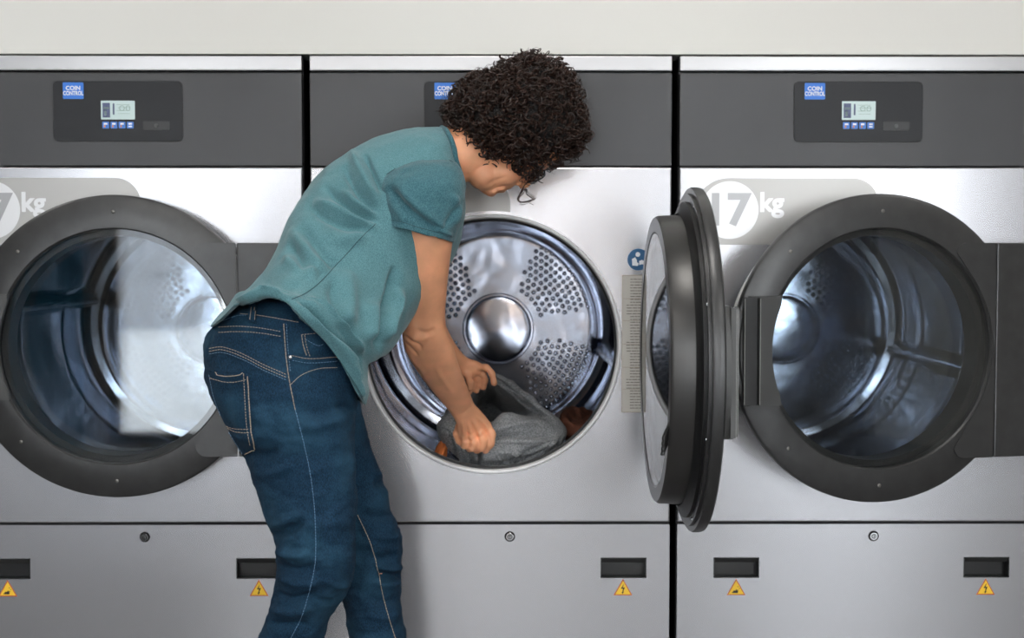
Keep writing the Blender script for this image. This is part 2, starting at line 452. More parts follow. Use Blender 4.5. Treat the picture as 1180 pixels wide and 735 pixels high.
def lens_dimples(mb, y_back):
    """pressed domes in three fan-shaped fields of the drum's rear plate"""
    for a0 in (38, 142, 218, 322):
        for ri, r in enumerate(np.arange(0.125, 0.262, 0.0165)):
            half = 24 if r > 0.17 else 20
            n = int(2 * math.radians(half) * r / 0.0165)
            for k in range(n + 1):
                a = math.radians(a0) + math.radians(half) * (2 * (k + (0.5 if ri % 2 else 0)) / max(n, 1) - 1)
                y_back = dish(r); bx, bz = CX + r * math.cos(a), CZ + r * math.sin(a)
                vs = []; fs = []
                prof = [(.0068, .0005), (.0057, -.0014), (.0038, -.0027), (.0016, -.0033)]
                S = 10
                for (q, yy) in prof:
                    for s_ in range(S):
                        t = 2 * PI * s_ / S; vs.append((bx + q * math.cos(t), y_back + yy, bz + q * math.sin(t)))
                for p in range(len(prof) - 1):
                    for s_ in range(S):
                        t2 = (s_ + 1) % S; fs.append((p * S + s_, p * S + t2, (p + 1) * S + t2, (p + 1) * S + s_))
                fs.append(tuple((len(prof) - 1) * S + s_ for s_ in range(S)))
                mb.add(vs, fs)

def make_dryer(label):
    t = empty('tumble_dryer', (X0, 0, 0))
    tag(t, label, 'dryer', 'row of stainless tumble dryers')
    # cabinet
    mb = MB(); D = 1.05
    mb.box(-HB, -HB + .004, .028, D, .10, Z_TOP - .004); mb.box(HB - .004, HB, .028, D, .10, Z_TOP - .004)
    mb.box(-HB, HB, D - .004, D, .10, Z_TOP - .004); mb.box(-HB, HB, .028, D, Z_TOP - .006, Z_TOP - .002); mb.box(-HB, HB, .028, D, .10, .104)
    mb.box(-HB + .02, HB - .02, .07, D - .02, 0.0, .10)
    mb.box(-HB + .004, HB - .004, .03, .034, Z_FBOT - .02, Z_TOP - .006)      # backing behind the seams
    mb.box(-HB + .004, HB - .004, .03, .034, .104, Z_SEAM + .02)
    mb.build('cabinet', 'cabinet_side', t)
    # top strip
    mb = MB(); mb.box(-HB, HB, -.002, .028, Z_STRIP, Z_TOP, bev=.002); mb.build('top_trim', 'silver_trim', t)
    # fascia
    mb = MB(); mb.box(-HB, HB, 0, .028, Z_FBOT, Z_FTOP, bev=.002); mb.build('control_fascia', 'charcoal', t)
    # control panel
    ax0, ax1 = LX(490), LX(637); az1, az0 = LZ(94), LZ(163)
    mb = MB(); mb.rrect(ax0, ax1, az0, az1, .011, -.0022, .003); cp = mb.build('control_panel', 'panel_black', t)
    mb = MB()
    for (q, yy, mi) in ((.0, -.0024, 0),):
        pts = []
        for k, (cx, cz, a0) in enumerate(((ax1 - .011, az1 - .011, 0), (ax0 + .011, az1 - .011, 90), (ax0 + .011, az0 + .011, 180), (ax1 - .011, az0 + .011, 270))):
            for i in range(9):
                a = math.radians(a0 + 90 * i / 8); pts.append((cx + .011 * math.cos(a), -.0016, cz + .011 * math.sin(a)))
        pts.append(pts[0]); mb.tube(pts, .0009, 6, cap=False)
    mb.build('panel_edge', 'charcoal', cp, smooth=40)
    sx0, sx1, sz1, sz0 = LX(501.5), LX(525), LZ(95.5), LZ(114.5)
    mb = MB(); mb.rrect(sx0, sx1, sz0, sz1, .002, -.0034, -.002); scx = (sx0 + sx1) / 2
    add_text(mb, 'COIN', .0125, scx, sz1 - .0125, -.0036, 1, bold=.0004, squeeze=1.0)
    add_text(mb, 'CONTROL', .0125, scx, sz0 + .0118, -.0036, 1, bold=.0004, squeeze=.72)
    mb.build('coin_control_sticker', ['sticker_blue', 'white_print'], cp)
    dx0, dx1, dz1, dz0 = LX(544.5), LX(583), LZ(116.5), LZ(138)
    mb = MB(); mb.rrect(dx0, dx1, dz0, dz1, .0015, -.0036, -.002); w = dx1 - dx0; h = dz1 - dz0
    def r_(u0, u1, v0, v1, mi): mb.box(dx0 + u0 * w, dx0 + u1 * w, -.0040, -.0035, dz0 + v0 * h, dz0 + v1 * h, mi)
    r_(.05, .27, .1, .88, 1); r_(.08, .24, .55, .66, 0); r_(.1, .17, .2, .45, 0); r_(.35, .40, .25, .85, 1)
    for k in range(4): r_(.46 + .04 * (k % 2), .85, .78 - .16 * k, .80 - .16 * k, 2)
    vs_ring = [(dx0 + (.62 + .07 * math.cos(a)) * w, -.0037, dz0 + (.6 + .13 * math.sin(a)) * h) for a in np.linspace(0, 2 * PI, 15)]
    mb.tube(vs_ring, .0007, 5, mi=2, cap=False)
    vs_ring = [(dx0 + (.8 + .06 * math.cos(a)) * w, -.0037, dz0 + (.6 + .13 * math.sin(a)) * h) for a in np.linspace(0, 2 * PI, 15)]
    mb.tube(vs_ring, .0007, 5, mi=2, cap=False)
    mb.build('display', ['screen', 'screen_ink', 'screen_ink_pale'], cp)
    for k in range(4):
        kx = LX(549.7 + 9.3 * k); kz = LZ(144.5); mb = MB(); q = .0072
        mb.rrect(kx - q, kx + q, kz - q, kz + q, .0015, -.0040, -.002)
        mb.box(kx - q * .5, kx + q * .55, -.0044, -.0038, kz + q * .1, kz + q * .65, 1)
        if k < 3: mb.box(kx - q * .5, kx - q * .05, -.0046, -.0038, kz - q * .7, kz - q * .05, 2)
        else: mb.box(kx - q * .5, kx + q * .55, -.0044, -.0038, kz - q * .6, kz - q * .2, 1)
        mb.build('push_button', ['key_blue', 'white_print', 'orange_print'], cp)
    mb = MB(); mb.rrect(LX(592), LX(622), LZ(150), LZ(140), .002, -.0032, -.002, 0); mb.disc(LX(607), LZ(145), .0042, -.0050, -.003, 16, 1)
    mb.build('card_slot', ['recess_black', 'handle_plastic'], cp)
    # front panel
    fp = front_panel_mesh().build('front_panel', ['silver', 'rim_white'], t, smooth=35)
    for pl in fp.data.polygons: pl.use_smooth = (pl.material_index == 1)
    # capacity print: band with circle, digits and kg
    bz1 = LZ(205); bx1 = LX(588); bx0 = LX(376); cxx, czz, cr = LX(417), LZ(242), .0625
    mb = MB(); rad = .07; pts = []
    for i in range(13):
        a = math.radians(90 * i / 12); pts.append((bx1 - .055 + .055 * math.cos(a), bz1 - .055 + .055 * math.sin(a)))
    for i in range(17):
        a = math.radians(90 + 90 * i / 16); pts.append((bx0 + .075 + .075 * math.cos(a), bz1 - .075 + .075 * math.sin(a)))
    # the band's lower edge follows the outline of the door opening
    zb = LZ(282); pts.append((bx0, zb))
    for i in range(25):
        x = bx0 + (bx1 - bx0) * i / 24; rr = R_OPEN + .016
        zc = CZ + math.sqrt(max(0, rr * rr - (x - CX) ** 2)) if abs(x - CX) < rr else -9
        pts.append((x, max(zb, zc)))
    mb.poly(pts, -.0005, .001); mb.build('capacity_band', 'decal_band', fp)
    mb = MB(); mb.disc(cxx, czz, cr, -.0009, .0, 56); mb.build('capacity_circle', 'decal_pale', fp)
    mb = MB(); add_text(mb, '17', .094, cxx - .006, czz - .002, -.0014, bold=.0032, squeeze=1.06); mb.build('capacity_digits', 'decal_digit', fp)
    mb = MB(); add_text(mb, 'kg', .058, LX(465), LZ(234), -.0012, bold=.0018); mb.build('capacity_unit', 'decal_pale', fp)
    # information label and blue manual pictogram
    lx0, lx1, lz1, lz0 = LX(716.5), LX(749), LZ(317), LZ(475)
    mb = MB(); mb.box(lx0, lx1, -.0008, .001, lz0, lz1); r2 = random.Random(3)
    for k in range(46):
        z = lz1 - .008 - k * .00625; a = lx0 + (.018 if k % 13 < 9 else .010)
        while a < lx1 - .004:
            b = min(lx1 - .003, a + r2.uniform(.003, .013)); mb.box(a, b, -.0011, -.0007, z - .0019, z, 1); a = b + .0014
    for v in (.17, .33, .5, .67, .83): mb.box(lx0 + .002, lx1 - .002, -.0011, -.0007, lz1 - v * (lz1 - lz0) - .0008, lz1 - v * (lz1 - lz0), 2)
    for (a, b, c, d) in ((lx0, lx0 + .001, lz0, lz1), (lx0, lx1, lz1 - .001, lz1), (lx0, lx1, lz0, lz0 + .001)): mb.box(a, b, -.0011, -.0007, c, d, 2)
    mb.build('information_label', ['label_paper', 'label_ink', 'label_line'], fp)
    gx, gz, gr = LX(735), LZ(299), .0235
    mb = MB(); mb.disc(gx, gz, gr, -.0009, .0, 40)
    mb.disc(gx - .001, gz + .011, .0052, -.0013, -.0008, 20, 1)
    mb.poly([(gx - .013, gz - .013), (gx - .014, gz + .001), (gx - .007, gz + .005), (gx - .003, gz - .001), (gx - .003, gz - .006), (gx + .001, gz - .008), (gx - .001, gz - .014)], -.0013, -.0008, 1)
    mb.poly([(gx + .002, gz - .012), (gx + .002, gz - .003), (gx + .008, gz - .001), (gx + .014, gz - .003), (gx + .014, gz - .012), (gx + .008, gz - .010)], -.0013, -.0008, 1)
    mb.build('manual_pictogram', ['pictogram_blue', 'white_print'], fp)
    # lower panel
    mb = MB()
    hx = [(LX(401.5), LX(454.5)), (LX(693), LX(746))]; hz1, hz0 = LZ(642.5), LZ(666)
    x_ = [-HB, hx[0][0], hx[0][1], hx[1][0], hx[1][1], HB]; zt, zb = Z_SEAM - .0025, .10
    for (a, b, c, d) in ((x_[0], x_[1], zb, zt), (x_[2], x_[3], zb, zt), (x_[4], x_[5], zb, zt), (x_[1], x_[2], hz1, zt), (x_[1], x_[2], zb, hz0), (x_[3], x_[4], hz1, zt), (x_[3], x_[4], zb, hz0)):
        mb.box(a, b, .0, .028, c, d)
    bm = None
    lp = mb.build('lower_panel', 'silver', t)
    for (a, b) in hx:
        mb = MB(); f = .002
        mb.box(a, b, -.0015, .004, hz1 - f, hz1); mb.box(a, b, -.0015, .004, hz0, hz0 + f); mb.box(a, a + f, -.0015, .004, hz0, hz1); mb.box(b - f, b, -.0015, .004, hz0, hz1)
        mb.add([(a, .001, hz1 - f), (b, .001, hz1 - f), (b, .010, hz1 - .013), (a, .010, hz1 - .013)], [(0, 1, 2, 3)], 1)
        mb.box(a, b, .024, .027, hz0, hz1); mb.box(a, a + .001, .0, .026, hz0, hz1); mb.box(b - .001, b, .0, .026, hz0, hz1); mb.box(a, b, .0, .026, hz0, hz0 + .001); mb.box(a, b, .01, .026, hz1 - .013, hz1 - .012)
        mb.build('grip_recess', ['recess_black', 'handle_plastic'], lp, fix=False)
    kx, kz = LX(587.5), LZ(618)
    mb = MB(); mb.lathe([(.0094, -.0005), (.0112, -.0016), (.0118, .001)], 32, kx, kz, mi=1); mb.lathe([(.0001, -.004), (.0078, -.004), (.0092, -.0028), (.0095, .001)], 32, kx, kz); mb.disc(kx, kz, .0052, -.0046, -.003, 24, 1); mb.disc(kx, kz, .0036, -.0052, -.004, 24, 2); mb.box(kx - .0008, kx + .0008, -.0056, -.004, kz - .003, kz + .003, 1)
    mb.build('panel_lock', ['chrome', 'ink_black', 'chrome'], lp, smooth=40)
    for k, (a, b) in enumerate(hx):
        cx = (a + b) / 2 + (.0 if k == 0 else -.001); z0, z1 = LZ(686), LZ(667.3); hw = .0205
        mb = MB()
        def tri(s, y, mi):
            zc = z0 + (z1 - z0) * .36
            mb.poly([(cx - hw * s, zc + (z0 - zc) * s), (cx + hw * s, zc + (z0 - zc) * s), (cx, zc + (z1 - zc) * s)], y, 0.0, mi)
        tri(1, -.0007, 1); tri(.84, -.0010, 0)
        if k == 1:
            mb.poly([(cx + .002, z0 + .026), (cx - .0048, z0 + .0150), (cx + .0002, z0 + .0152), (cx - .0018, z0 + .0065), (cx - .0038, z0 + .0078), (cx - .0008, z0 + .0030), (cx + .0022, z0 + .0085), (cx + .0004, z0 + .0082), (cx + .0042, z0 + .0178), (cx - .0006, z0 + .0172)], -.0014, -.0009, 2)
        else:
            mb.poly([(cx - .010, z0 + .005), (cx + .003, z0 + .0045), (cx + .0045, z0 + .008), (cx + .0005, z0 + .0135), (cx - .0015, z0 + .010), (cx - .005, z0 + .0105)], -.0014, -.0009, 2)
            for q in range(3): mb.disc(cx + .004 + .003 * (q % 2), z0 + .011 + .004 * q, .0010, -.0014, -.0009, 8, 2)
        mb.build('warning_sticker', ['warning_yellow', 'warning_red', 'ink_black'], lp)
    # drum
    RD, YB = 0.335, 0.85
    mb = MB()
    shell = [(R_OPEN - .001, .04), (R_OPEN + .003, .055), (R_OPEN + .03, .060), (RD - .01, .066), (RD, .08)]
    for y in (.3, .62): shell += [(RD, y - .002), (RD, y), (RD - .0025, y + .008), (RD - .0025, y + .02), (RD, y + .028), (RD, y + .03)]
    shell += [(RD, YB - .03), (RD - .012, YB - .006), (RD - .03, YB)]
    mb.lathe(shell, 128, CX, CZ)
    dr = mb.build('drum', 'drum_steel', t, smooth=40)
    mb = MB(); mb.lathe([(R_OPEN - .0015, .004), (R_OPEN - .006, .006), (R_OPEN - .006, .014), (R_OPEN - .0015, .016)], 128, CX, CZ, closed=True); mb.build('opening_seal', 'rubber', fp, smooth=40)
    mb = MB()
    mb.lathe([(RD - .03, YB), (.283, YB), (.275, YB - .006), (.268, dish(.268)), (.25, dish(.25)), (.22, dish(.22)), (.19, dish(.19)), (.16, dish(.16)), (.13, dish(.13)), (.108, dish(.108)), (.104, dish(.104)), (.100, YB - .002), (.096, YB + .0015), (.093, YB + .0015), (.090, YB - .002), (.087, YB - .0026), (.085, YB - .0028), (.082, YB - .0030), (.076, YB - .0032), (.060, YB - .0038), (.03, YB - .0046), (.0005, YB - .0048)], 128, CX, CZ)
    lens_dimples(mb, YB - .002)
    mb.build('drum_rear_plate', 'drum_steel', dr, smooth=40, loc=(.012, 0, -.014))
    for k, a in enumerate((347, 167)):
        a = math.radians(a); mb = MB(); e = Vector((math.cos(a), 0, math.sin(a))); q = Vector((-math.sin(a), 0, math.cos(a))); cc = Vector((CX, 0, CZ))
        rings = []
        for (y, s) in ((.10, .2), (.12, 1), (.78, 1), (.81, .2)):
            h = .050 * s; ring = []
            for (u, v) in ((-.032, 0), (-.018, .6), (-.006, .96), (0, 1), (.006, .96), (.018, .6), (.032, 0)):
                p = cc + e * (RD + .002 - h * v) + q * u; ring.append((p.x, y, p.z))
            rings.append(ring)
        mb.loft(rings, cap=True); mb.build('drum_lifter', 'drum_steel', dr, smooth=50)
    # door, local frame at its hinge axis
    HX, HY = 0.366, -0.040
    door = empty('door', (HX, HY, CZ), parent=t)
    cx = CX - HX; ro, ri = .3228, .250
    yo, yb = -.070 - HY, -.048 - HY
    mb = MB()
    mb.lathe([(ri, yo + .004), (ri + .003, yo), (ro - .006, yo), (ro - .001, yo + .003), (ro, yo + .008), (ro, yb - .004), (ro - .002, yb), (ro - .012, yb), (ro - .012, yb + .006), (.285, yb + .006), (ri, yb + .004)], 160, cx, 0, closed=True)
    mb.build('outer_ring', 'door_metal', door, smooth=35)
    mb = MB(); mb.lathe([(.296, yb + .006), (.296, yb + .012), (.280, yb + .016), (.274, yb + .022), (.272, yb + .006)], 128, cx, 0, closed=True); mb.build('door_gasket', 'rubber', door, smooth=40)
    yi = yb + .064
    mb = MB(); mb.lathe([(.272, yb + .004), (.272, yb + .012), (.270, yi - .006), (.266, yi), (.240, yi), (.236, yi - .003), (.236, yb + .004), (.25, yb + .004)], 160, cx, 0, closed=True); mb.build('inner_ring', 'door_inner', door, smooth=35)
    mb = MB(); mb.lathe([(.0001, yo + .007), (ri + .001, yo + .007), (ri + .001, yo + .012), (.0001, yo + .012)], 128, cx, 0); mb.build('outer_glass', 'glass', door, smooth=35)
    mb = MB(); mb.lathe([(.0001, yi - .006), (.2365, yi - .006), (.2365, yi - .001), (.0001, yi - .001)], 128, cx, 0); mb.build('inner_glass', 'glass', door, smooth=35)
    # hinge: plate on the ring, and the housing beside it
    hz = LZ(280) - CZ; lz = LZ(520) - CZ; jx = LX(705) / 1.024 - HX + .004
    mb = MB(); x0 = LX(658) / 1.024 - HX
    pts = []
    for i in range(9):
        a = math.radians(90 + 90 * i / 8); pts.append((x0 + .022 + .022 * math.cos(a), hz - .022 + .022 * math.sin(a)))
    pts2 = [(p[0], -(hz - p[1]) * -1 if False else lz + (hz - p[1])) for p in reversed(pts)]
    arc = [(cx + (ri + .004) * math.cos(a), (ri + .004) * math.sin(a)) for a in np.linspace(-.62, .62, 21)]
    inner = [q for q in arc if lz + .02 < q[1] < hz - .02 and q[0] > x0 - .0]
    outline = [(jx - .002, hz)] + pts + list(reversed(inner)) + pts2 + [(jx - .002, lz)]
    mb.poly(outline, yo - .0030, yo + .002)
    hp = mb.build('hinge_plate', 'door_metal', door)
    mb = MB(); mb.box(jx + .001, W / 2 - .004 - HX, yo - .003, -.006 - HY - .004, lz, hz, bev=.003); mb.build('hinge_housing', 'door_metal', door)
    for a in np.radians([45, 90, 135, 225, 270, 315]):
        mb = MB(); r = (ro + ri) / 2; mb.sphere((cx + r * math.cos(a), yo - .0002, r * math.sin(a)), .0042, seg=12, sc=(1, .35, 1)); mb.build('screw', 'screw', door, smooth=40)
    for a in np.radians([22, 68, 112, 158, 202, 248, 292, 338]):
        mb = MB(); r = .304; mb.sphere((cx + r * math.cos(a), yb + .006, r * math.sin(a)), .0036, seg=10, sc=(1, .6, 1)); mb.build('screw', 'chrome', door, smooth=40)
    # handle: wide rounded plate with a dark finger channel
    gx0, gx1 = cx - ro + .012, cx - ri + .006; gz1, gz0 = .112, -.112
    mb = MB()
    pts = []
    for z in np.linspace(gz1, gz0, 13): pts.append((cx - math.sqrt((ro - .010) ** 2 - z * z), z))
    for z in np.linspace(gz0, gz1, 13): pts.append((cx - math.sqrt((ri - .006 * (abs(z) < .1)) ** 2 - z * z) + .0, z))
    mb.poly(pts, yo - .010, yo + .001)
    hd = mb.build('handle', 'handle_plastic', door)
    hx0 = cx - (ro + ri) / 2 - .004
    mb = MB(); mb.box(hx0 - .017, hx0 - .0155, yo - .018, yo - .009, gz0 + .004, gz1 - .004, 2); mb.box(hx0 + .013, hx0 + .0145, yo - .026, yo - .009, gz0 + .004, gz1 - .004, 2); mb.box(hx0 - .0172, hx0 - .0155, yo - .0186, yo - .018, gz0 + .004, gz1 - .004, 1); mb.box(hx0 + .0128, hx0 + .0147, yo - .0266, yo - .026, gz0 + .004, gz1 - .004, 1)
    mb.box(hx0 - .0155, hx0 + .013, yo - .014, yo - .009, gz0 + .002, gz1 - .002, 0)
    mb.box(hx0 + .0147, hx0 + .030, yo - .026, yo - .022, gz0 + .002, gz1 - .002, 2)
    mb.build('finger_channel', ['handle_groove', 'edge_line', 'handle_plastic'], door)
    # latch clip on the inner ring's lower edge
    mb = MB()
    for k in range(4):
        a = math.radians(203 + 2.2 * k); r = .262
        p = [(cx + (r + .018 * math.sin(u)) * math.cos(a + .02 * u), yi + .003 + .008 * math.sin(u), (r + .018 * math.sin(u)) * math.sin(a + .02 * u)) for u in np.linspace(-1.0, 1.6, 12)]
        mb.tube(p, .0035, 7)
    mb.build('latch_spring', 'rubber', door, smooth=50)
    # lift the sub-parts one level: the door itself is the ring mesh
    return t, door

def copy_tree(o, parent=None):
    c = o.copy(); COL.objects.link(c); c.parent = parent
    for ch in list(o.children): copy_tree(ch, c)
    return c
dryer_mid, door_mid = make_dryer('middle tumble dryer with its round door swung wide open and grey washing inside')
bpy.context.view_layer.update()
dryer_left = copy_tree(dryer_mid); dryer_left.location.x -= W
dryer_left['label'] = 'tumble dryer behind the person, door shut, its glass mirroring a bright window'
dryer_right = copy_tree(dryer_mid); dryer_right.location.x += W
dryer_right['label'] = 'tumble dryer beside the open door, showing the big 17 kg print, door ajar'
def door_of(t): return [c for c in t.children if c.name.startswith('door')][0]
door_mid.rotation_euler.z = math.radians(90)
door_of(dryer_right).rotation_euler.z = math.radians(11)
# ------------------------------------------------------------------ the person
def cr(ctrl, n, closed=False):
    """smooth resampling (Catmull-Rom, chord parameter) of rows of numbers"""
    c = np.asarray(ctrl, float)
    d = np.linalg.norm(np.diff(c[:, :min(4, c.shape[1])], axis=0), axis=1); d = np.maximum(d, 1e-6)
    t = np.concatenate([[0], np.cumsum(np.sqrt(d))]) if not closed else np.arange(len(c), dtype=float)
    m = np.zeros_like(c)
    m[1:-1] = (c[2:] - c[:-2]) / (t[2:] - t[:-2])[:, None]
    m[0] = (c[1] - c[0]) / (t[1] - t[0]); m[-1] = (c[-1] - c[-2]) / (t[-1] - t[-2])
    q = np.linspace(t[0], t[-1], n); i = np.clip(np.searchsorted(t, q, side='right') - 1, 0, len(t) - 2)
    h = (t[i + 1] - t[i])[:, None]; s = ((q - t[i])[:, None]) / h
    return (2*s**3 - 3*s**2 + 1) * c[i] + (s**3 - 2*s**2 + s) * h * m[i] + (-2*s**3 + 3*s**2) * c[i + 1] + (s**3 - s**2) * h * m[i + 1]

def rings(sections, n, k=96, sup=2.0):
    """sections: (bx,by, fx,fy, y, hd [, nx,ny, tilt]); back and front outline pixels, mid depth, half depth,
    offset of the camera-side middle, depth tilt (front minus back)"""
    S = np.array([list(s) + [0] * (9 - len(s)) for s in sections], float)
    R = cr(S, n); out = []
    t = np.arange(k) * 2 * PI / k
    for r in R:
        bx, by, fx, fy, y, hd, nx, ny, tl = r
        A = P(bx, by, y - tl / 2); B = P(fx, fy, y + tl / 2)
        mid = (A + B) / 2; hv = (B - A) / 2
        c, s = np.cos(t), np.sin(t)
        e = 2.0 / sup
        cc = np.sign(c) * np.abs(c) ** e; ss = np.sign(s) * np.abs(s) ** e
        pm = proj(mid); q = P(pm[0] + nx, pm[1] + ny, mid[1]) - mid
        vd = mid - CAMLOC; vd = vd / np.linalg.norm(vd)
        pts = mid[None] + hv[None] * cc[:, None] - vd[None] * (hd * ss)[:, None] + q[None] * (np.maximum(s, 0) ** (3.0 if abs(ny) > 1.5 else 1.0))[:, None] - q[None] * 0.0
        out.append(pts)
    return out

def normals_of(me):
    n = np.empty(len(me.vertices) * 3); me.vertices.foreach_get('normal', n); return n.reshape(-1, 3)
def coords_of(me):
    n = np.empty(len(me.vertices) * 3); me.vertices.foreach_get('co', n); return n.reshape(-1, 3)
def fbm(C, scale, seed=0.0, octs=3):
    out = np.empty(len(C))
    for i, c in enumerate(C * scale): out[i] = noise.fractal((c[0] + seed, c[1], c[2]), 0.7, 2.0, octs)
    return out
def crease(me, strokes, near_only=True, ymax=None):
    """raise or press folds along strokes: ([px points], width px, height m)"""
    C = coords_of(me); N = normals_of(me); Q = proj(C)
    vd = C - CAMLOC; vd /= np.linalg.norm(vd, axis=1)[:, None]
    face = np.clip(-(N * vd).sum(1) * 2.2 + 0.25, 0, 1) if near_only else np.ones(len(C))
    D = np.zeros(len(C))
    for st in strokes:
        pts, w, a = st[0], st[1], st[2]
        pl = cr(pts, 40) if len(pts) > 2 else np.array([np.array(pts[0]) * (1 - u) + np.array(pts[1]) * u for u in np.linspace(0, 1, 30)])
        L = np.linspace(0, 1, len(pl)); taper = np.clip(np.minimum(L, 1 - L) * 5, 0.0, 1) if len(st) < 4 else np.clip(np.minimum(L * st[3][0], (1 - L) * st[3][1]) * 5, 0, 1)
        lo = pl.min(0) - 3 * w; hi = pl.max(0) + 3 * w
        idx = np.nonzero((Q[:, 0] > lo[0]) & (Q[:, 0] < hi[0]) & (Q[:, 1] > lo[1]) & (Q[:, 1] < hi[1]))[0]
        if not len(idx): continue
        d = np.linalg.norm(Q[idx][:, None] - pl[None], axis=2); j = d.argmin(1); dd = d[np.arange(len(idx)), j]
        D[idx] += a * np.exp(-(dd / w) ** 2) * taper[j] * face[idx]
    me.vertices.foreach_set('co', (C + N * D[:, None]).ravel()); me.update()
def displace(me, scale, amp, seed=0, octs=3, stretch=(1, 1, 1)):
    C = coords_of(me); N = normals_of(me)
    me.vertices.foreach_set('co', (C + N * (fbm(C * np.array(stretch), scale, seed, octs) * amp)[:, None]).ravel()); me.update()

def fuse(mbs, name, voxel, mats, smooth_it=6, fac=0.5, parent=None):
    """weld closed shapes into one continuous skin"""
    me = bpy.data.meshes.new('tmp'); me.from_pydata(mbs.v, [], mbs.f); me.update()
    bm = bmesh.new(); bm.from_mesh(me); bmesh.ops.recalc_face_normals(bm, faces=bm.faces); bm.to_mesh(me); bm.free()
    o = bpy.data.objects.new('tmp', me); COL.objects.link(o)
    r = o.modifiers.new('r', 'REMESH'); r.mode = 'VOXEL'; r.voxel_size = voxel; r.adaptivity = 0.0
    s = o.modifiers.new('s', 'SMOOTH'); s.factor = fac; s.iterations = smooth_it
    dg = bpy.context.evaluated_depsgraph_get(); dg.update()
    m2 = bpy.data.meshes.new_from_object(o.evaluated_get(dg)); m2.name = name
    bpy.data.objects.remove(o)
    m2.materials.clear()
    for m in ([mats] if isinstance(mats, str) else mats): m2.materials.append(MAT[m])
    m2.polygons.foreach_set('use_smooth', [True] * len(m2.polygons)); m2.update()
    ob = bpy.data.objects.new(name, m2); COL.objects.link(ob)
    if parent is not None: ob.parent = parent
    return ob
def bvh_of(ob):
    me = ob.data
    return BVHTree.FromPolygons([v.co[:] for v in me.vertices], [tuple(p.vertices) for p in me.polygons])
def on_surface(tree, px, py, lift=0.0):
    d = P(px, py, 0.0) - CAMLOC; d /= np.linalg.norm(d)
    h = tree.ray_cast(V(CAMLOC), V(d))
    if h[0] is None: return None, None
    n = np.array(h[1]);
    if n @ d > 0: n = -n
    return np.array(h[0]) + n * lift, n
def limb(mb, ctrl, n=40, k=32):
    """ctrl rows: px, py, depth y, radius m"""
    C = np.array([list(P(c[0], c[1], c[2])) + [c[3]] for c in ctrl]); R = cr(C, n)
    mb.tube(R[:, :3], np.maximum(R[:, 3], .002), k)
    for e in (0, -1): mb.sphere(R[e, :3], R[e, 3] * .98, seg=16)

# ---- torso in its teal shirt
shirt_sec = [
 # bx, by, fx, fy, y, hd, nx, ny, tilt
 (519, 150, 527, 190, -.215, .055),
 (510, 146.5, 532, 205, -.215, .085),
 (490, 147.5, 536, 236, -.215, .125),
 (465, 150.5, 532, 268, -.22, .142),
 (432, 159, 520, 300, -.225, .150),
 (400, 175, 500, 326, -.24, .150),
 (370, 198, 484, 352, -.265, .150),
 (348, 226, 470, 376, -.295, .150),
 (331, 256, 459, 393, -.33, .150, 0, -2),
 (319, 285, 447, 407, -.36, .152, 0, -8),
 (303, 313, 434, 414, -.385, .158, 0, -20),
 (283, 334, 424, 420, -.40, .168, -2, -32),
 (265, 351, 423, 436, -.41, .178, -3, -50),
 (252, 364, 424, 452, -.415, .184, -4, -62),
 (243.5, 376, 421, 466, -.42, .187, -6, -71),
]
mb = MB(); RR = rings(shirt_sec, 210, 220, 2.25)
mb.loft(RR, cap=False)
# hem turned in and a little way back up inside, neck edge turned in
def inner(ring, s, dz=0.0):
    r = np.asarray(ring); c = r.mean(0); return c + (r - c) * s + np.array([0, 0, dz])
n0 = len(mb.v); k = 220
extra = [inner(RR[-1], .985), inner(RR[-4], .955), inner(RR[-20], .93)]
vs = [p for r in ([RR[-1]] + extra) for p in r]; fs = []
for i in range(3):
    for j in range(k):
        j2 = (j + 1) % k; fs.append((i * k + j, i * k + j2, (i + 1) * k + j2, (i + 1) * k + j))
mb.add(vs, fs)
person = empty('tmp')   # replaced by the body mesh below
shirt = mb.build('tshirt', 'shirt_teal', smooth=0)
bm = bmesh.new(); bm.from_mesh(shirt.data); bmesh.ops.remove_doubles(bm, verts=bm.verts, dist=1e-5); bmesh.ops.recalc_face_normals(bm, faces=bm.faces); bm.to_mesh(shirt.data); bm.free()
displace(shirt.data, 7, .003, 3)
